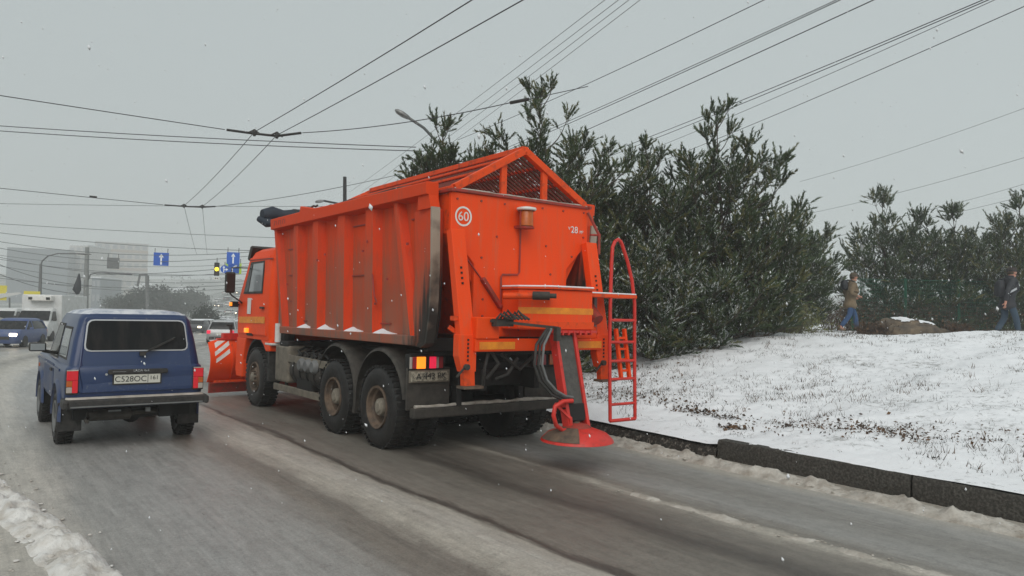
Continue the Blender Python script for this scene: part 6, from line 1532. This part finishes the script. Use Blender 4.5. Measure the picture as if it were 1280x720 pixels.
    hat = MB().lathe([(.03, .105), (.06, .110), (.10, .10), (.135, .07), (.15, .0)], c+Vector((0, -.012, -.01)), 'z', 20).lathe([(.02, .108), (.05, .113), (.055, .108)], c+Vector((0, -.012, -.01)), 'z', 20)
    hat.build('cap', mats['cap'], body, local=True, smooth=60)
    MB().lathe([(.0, .088), (.05, .102)], c+Vector((0, -.02, -.05)), 'z', 14, a0=R(185), a1=R(355)).build('hair', M['wool_brown'], body, local=True)
    return t
WALK = head(.80, -.60)
p1 = (20.85, 11.3, ground_at(20.85, 11.3)+.02)
pose1 = dict(hem=-.27, hips=(0, 0, .93), neck=(0, .05, 1.46), head=(0, .11, 1.61), shl=(-.19, .03, 1.39), shr=(.19, .03, 1.39), elr=(.27, -.10, 1.12), wrr=(.20, .14, 1.06), ell=(-.26, -.06, 1.12), wrl=(-.20, .16, 1.04), pnl=(.8, .2, -.3), pnr=(-.8, .2, -.3),
             hjl=(-.10, 0, .90), hjr=(.10, 0, .90), knl=(-.11, .20, .50), anl=(-.11, .26, .09), knr=(.11, -.06, .49), anr=(.11, -.34, .13))
person(p1, WALK, 'man in a khaki brown coat, brown hat and blue jeans walking along the snow crest', pose1, dict(coat=M['coat_brown'], legs=M['jeans'], shoe=M['boot_tan'], cap=M['wool_brown']))
def local_pt(p, rz, v): return Vector(p)+Matrix.Rotation(rz, 3, 'Z') @ Vector(v)
bk = thing('shoulder_bag', tuple(local_pt(p1, WALK, (.02, -.21, 1.32))), 'dark bag with a grey flap carried high on the back of the man in brown', 'bag', WALK)
MB().loft([rrect(0, w_, -.05+q, .10, .04, z) for z, w_, q in ((-.08, .09, .03), (-.04, .12, .02), (.08, .12, .0), (.16, .10, .02), (.20, .06, .05))]).build('bag', M['coat_black'], bk, local=True, smooth=60)
MB().bar((-.02, -.16, .02), (.02, -.02, .30), .20, .03).build('flap', M['grey'], bk, local=True, bevel=.01)
for s in (-1, 1): MB().tube([(s*.10, .06, .2), (s*.11, .18, .20), (s*.12, .33, .10), (s*.13, .34, -.06), (s*.12, .2, -.18)], .016, 6).build('strap', M['coat_black'], bk, local=True, smooth=60)
p2 = (20.48, 7.14, ground_at(20.48, 7.14)-.14)
pose2 = dict(hips=(0, 0, .93), neck=(0, .06, 1.46), head=(0, .13, 1.60), shl=(-.20, .03, 1.40), shr=(.20, .03, 1.40), elr=(.26, -.16, 1.13), wrr=(.25, -.20, .86), ell=(-.26, .04, 1.12), wrl=(-.24, .20, .92), pnl=(.8, .2, -.1), pnr=(-.8, .2, .1),
             hjl=(-.10, 0, .90), hjr=(.10, 0, .90), knl=(-.11, .02, .49), anl=(-.11, -.22, .11), knr=(.11, .14, .50), anr=(.11, .22, .09))
person(p2, WALK, 'man in a black jacket, black cap and dark jeans walking right at the right edge', pose2, dict(coat=M['coat_black'], legs=M['jeans_dark'], shoe=M['boot'], cap=M['wool_black']))
bp_ = thing('backpack', tuple(local_pt(p2, WALK, (0, -.20, 1.20))), 'black backpack with grey reflective strips on the man in black', 'backpack', WALK)
pk = MB().loft([rrect(0, w_, -.05+q, .09, .04, z) for z, w_, q in ((-.20, .10, .03), (-.15, .13, .0), (.08, .13, .0), (.17, .10, .03), (.21, .06, .06))]).build('pack', M['coat_black'], bp_, local=True, smooth=60)
for s in (-1, 1):
    MB().tube([(s*.11, .05, .24), (s*.13, .18, .24), (s*.16, .38, .10), (s*.17, .36, -.06), (s*.16, .16, -.18)], .018, 6).build('strap', M['coat_black'], bp_, local=True, smooth=60)
    MB().bar((s*.175, .36, .02), (s*.24, .10, -.10), .012, .045).bar((s*.18, .30, .18), (s*.185, .38, .06), .012, .035).build('reflective_strip', M['reflect'], bp_, local=True)

# ------------------------------------------------------------------ dry grass and dead leaves on the snow
def bank_surf(x, y):
    X = np.asarray(x, float); Y = np.asarray(y, float); Xl = X-bend_np(Y); return bank_z(Xl, Y)[2]
g = np.random.default_rng(5)
def grass(n, seed, mask_t, h0, h1, name, label_mm, blades=7, wide=.0045, region=(8.15, 27, .5, 14.5), spread=.05):
    g = np.random.default_rng(seed); x = g.uniform(region[0], region[1], n*6); y = g.uniform(region[2], region[3], n*6)
    m = fbm(x*.33, y*.33, 65)*.45+fbm(x*.9, y*.9, 61)*.4+fbm(x*3.2, y*3.2, 63)*.5-.06; k = m > mask_t; x, y = x[k][:n], y[k][:n]; S = len(x)
    bx = x[:, None]+g.normal(0, spread, (S, blades)); by = y[:, None]+g.normal(0, spread, (S, blades)); bz = bank_surf(bx, by)-.01
    h = g.uniform(h0, h1, (S, blades)); le = g.normal(0, .45, (S, blades, 2))
    base = np.stack([bx, by, bz], 2); tip = base+np.stack([le[..., 0]*h, le[..., 1]*h, h], 2)
    a = g.uniform(0, 6.28, (S, blades)); sd = np.stack([np.cos(a), np.sin(a), a*0], 2)*wide
    V = np.stack([base+sd, base-sd, tip], 2).reshape(-1, 3)
    tag(np_mesh(name, V, np.arange(len(V)).reshape(-1, 3), [M[label_mm]]), kind='stuff')
grass(5800, 7, .56, .015, .075, 'dry_grass', 'grass_dry', blades=6)
grass(700, 17, .40, .01, .05, 'short_grass', 'grass_dry', blades=4)
grass(500, 8, .50, .05, .16, 'tall_dry_grass', 'grass_dry', blades=5, wide=.004)
grass(900, 9, .66, .04, .14, 'withered_grass', 'leaf_brown', blades=6, wide=.006)
def leaves(n, seed, cx, cy, sx_, sy_, size, name='dead_leaves'):
    g = np.random.default_rng(seed); x = g.normal(cx, sx_, n); y = g.normal(cy, sy_, n); x = np.maximum(x, KX+.2); z = bank_surf(x, y)+g.uniform(.0, .045, n)
    P_ = np.stack([x, y, z], 1); d1 = g.normal(size=(n, 3))*np.array([1, 1, .5]); d1 /= np.linalg.norm(d1, axis=1)[:, None]; d2 = np.cross(d1, g.normal(size=(n, 3))*.5+np.array([0, 0, 1])); d2 /= np.linalg.norm(d2, axis=1)[:, None]
    s_ = g.uniform(.5, 1.2, n)[:, None]*size
    V = np.stack([P_+d1*s_, P_+d2*s_*.5+np.array([0, 0, .012]), P_-d1*s_, P_-d2*s_*.5], 1).reshape(-1, 3)
    return V
def ring_pts(pts): return pts
LV = [leaves(n, 100+i, *a) for i, (n, *a) in enumerate((
    (260, 9.67, 9.05, .30, .9, .035), (180, 9.36, 7.41, .10, .35, .038), (60, 8.88, 6.54, .06, .09, .045),
    (240, 9.63, 5.07, .30, .45, .030), (160, 9.55, 4.47, .22, .25, .030), (14, 9.34, 5.97, .03, .04, .04), (200, 9.33, 5.76, .35, .6, .024),
    (130, 9.96, 3.72, .35, .45, .024), (260, 10.89, 10.87, .5, .9, .035)))]
V = np.concatenate(LV); tag(np_mesh('dead_leaves', V, np.arange(len(V)).reshape(-1, 4), [M['leaf_brown']]), kind='stuff')

# ------------------------------------------------------------------ snow in the air
n = 6500; g = np.random.default_rng(12)
P_ = np.stack([g.uniform(-6, 16, n), g.uniform(-1, 22, n), g.uniform(.1, 8, n)], 1)
P_ = P_[np.linalg.norm(P_-np.array([0, 0, CAMH]), axis=1) > 2.6]; n = len(P_)
r_ = (.0028+.0075*g.random(n)**2)[:, None]; ax = np.array([-.25, .15, 1])+g.normal(0, .18, (n, 3)); ax /= np.linalg.norm(ax, axis=1)[:, None]
u = np.cross(ax, g.normal(size=(n, 3))); u /= np.linalg.norm(u, axis=1)[:, None]; v = np.cross(ax, u)
V = np.stack([P_+ax*r_*1.9, P_+u*r_, P_+v*r_, P_-u*r_, P_-v*r_, P_-ax*r_*1.9], 1).reshape(-1, 3)
tri = np.array([(0,1,2),(0,2,3),(0,3,4),(0,4,1),(5,2,1),(5,3,2),(5,4,3),(5,1,4)]); F = (np.arange(n)[:, None, None]*6+tri[None]).reshape(-1, 3)
tag(np_mesh('falling_snow', V, F, [M['snow']], None, None, True), kind='stuff')
# ------------------------------------------------------------------ the snowy air
hz = MB().box((60, 340, 25), (900, 800, 66)).build('haze', mat('snowy_air', (1, 1, 1))); tag(hz, kind='stuff')
t = hz.data.materials[0].node_tree; out = t.nodes['Material Output']; t.nodes.remove(t.nodes['Principled BSDF'])
pv = t.nodes.new('ShaderNodeVolumePrincipled'); pv.inputs['Color'].default_value = (.97, .985, .98, 1); pv.inputs['Density'].default_value = .0020; pv.inputs['Anisotropy'].default_value = .1
t.links.new(pv.outputs[0], out.inputs['Volume'])
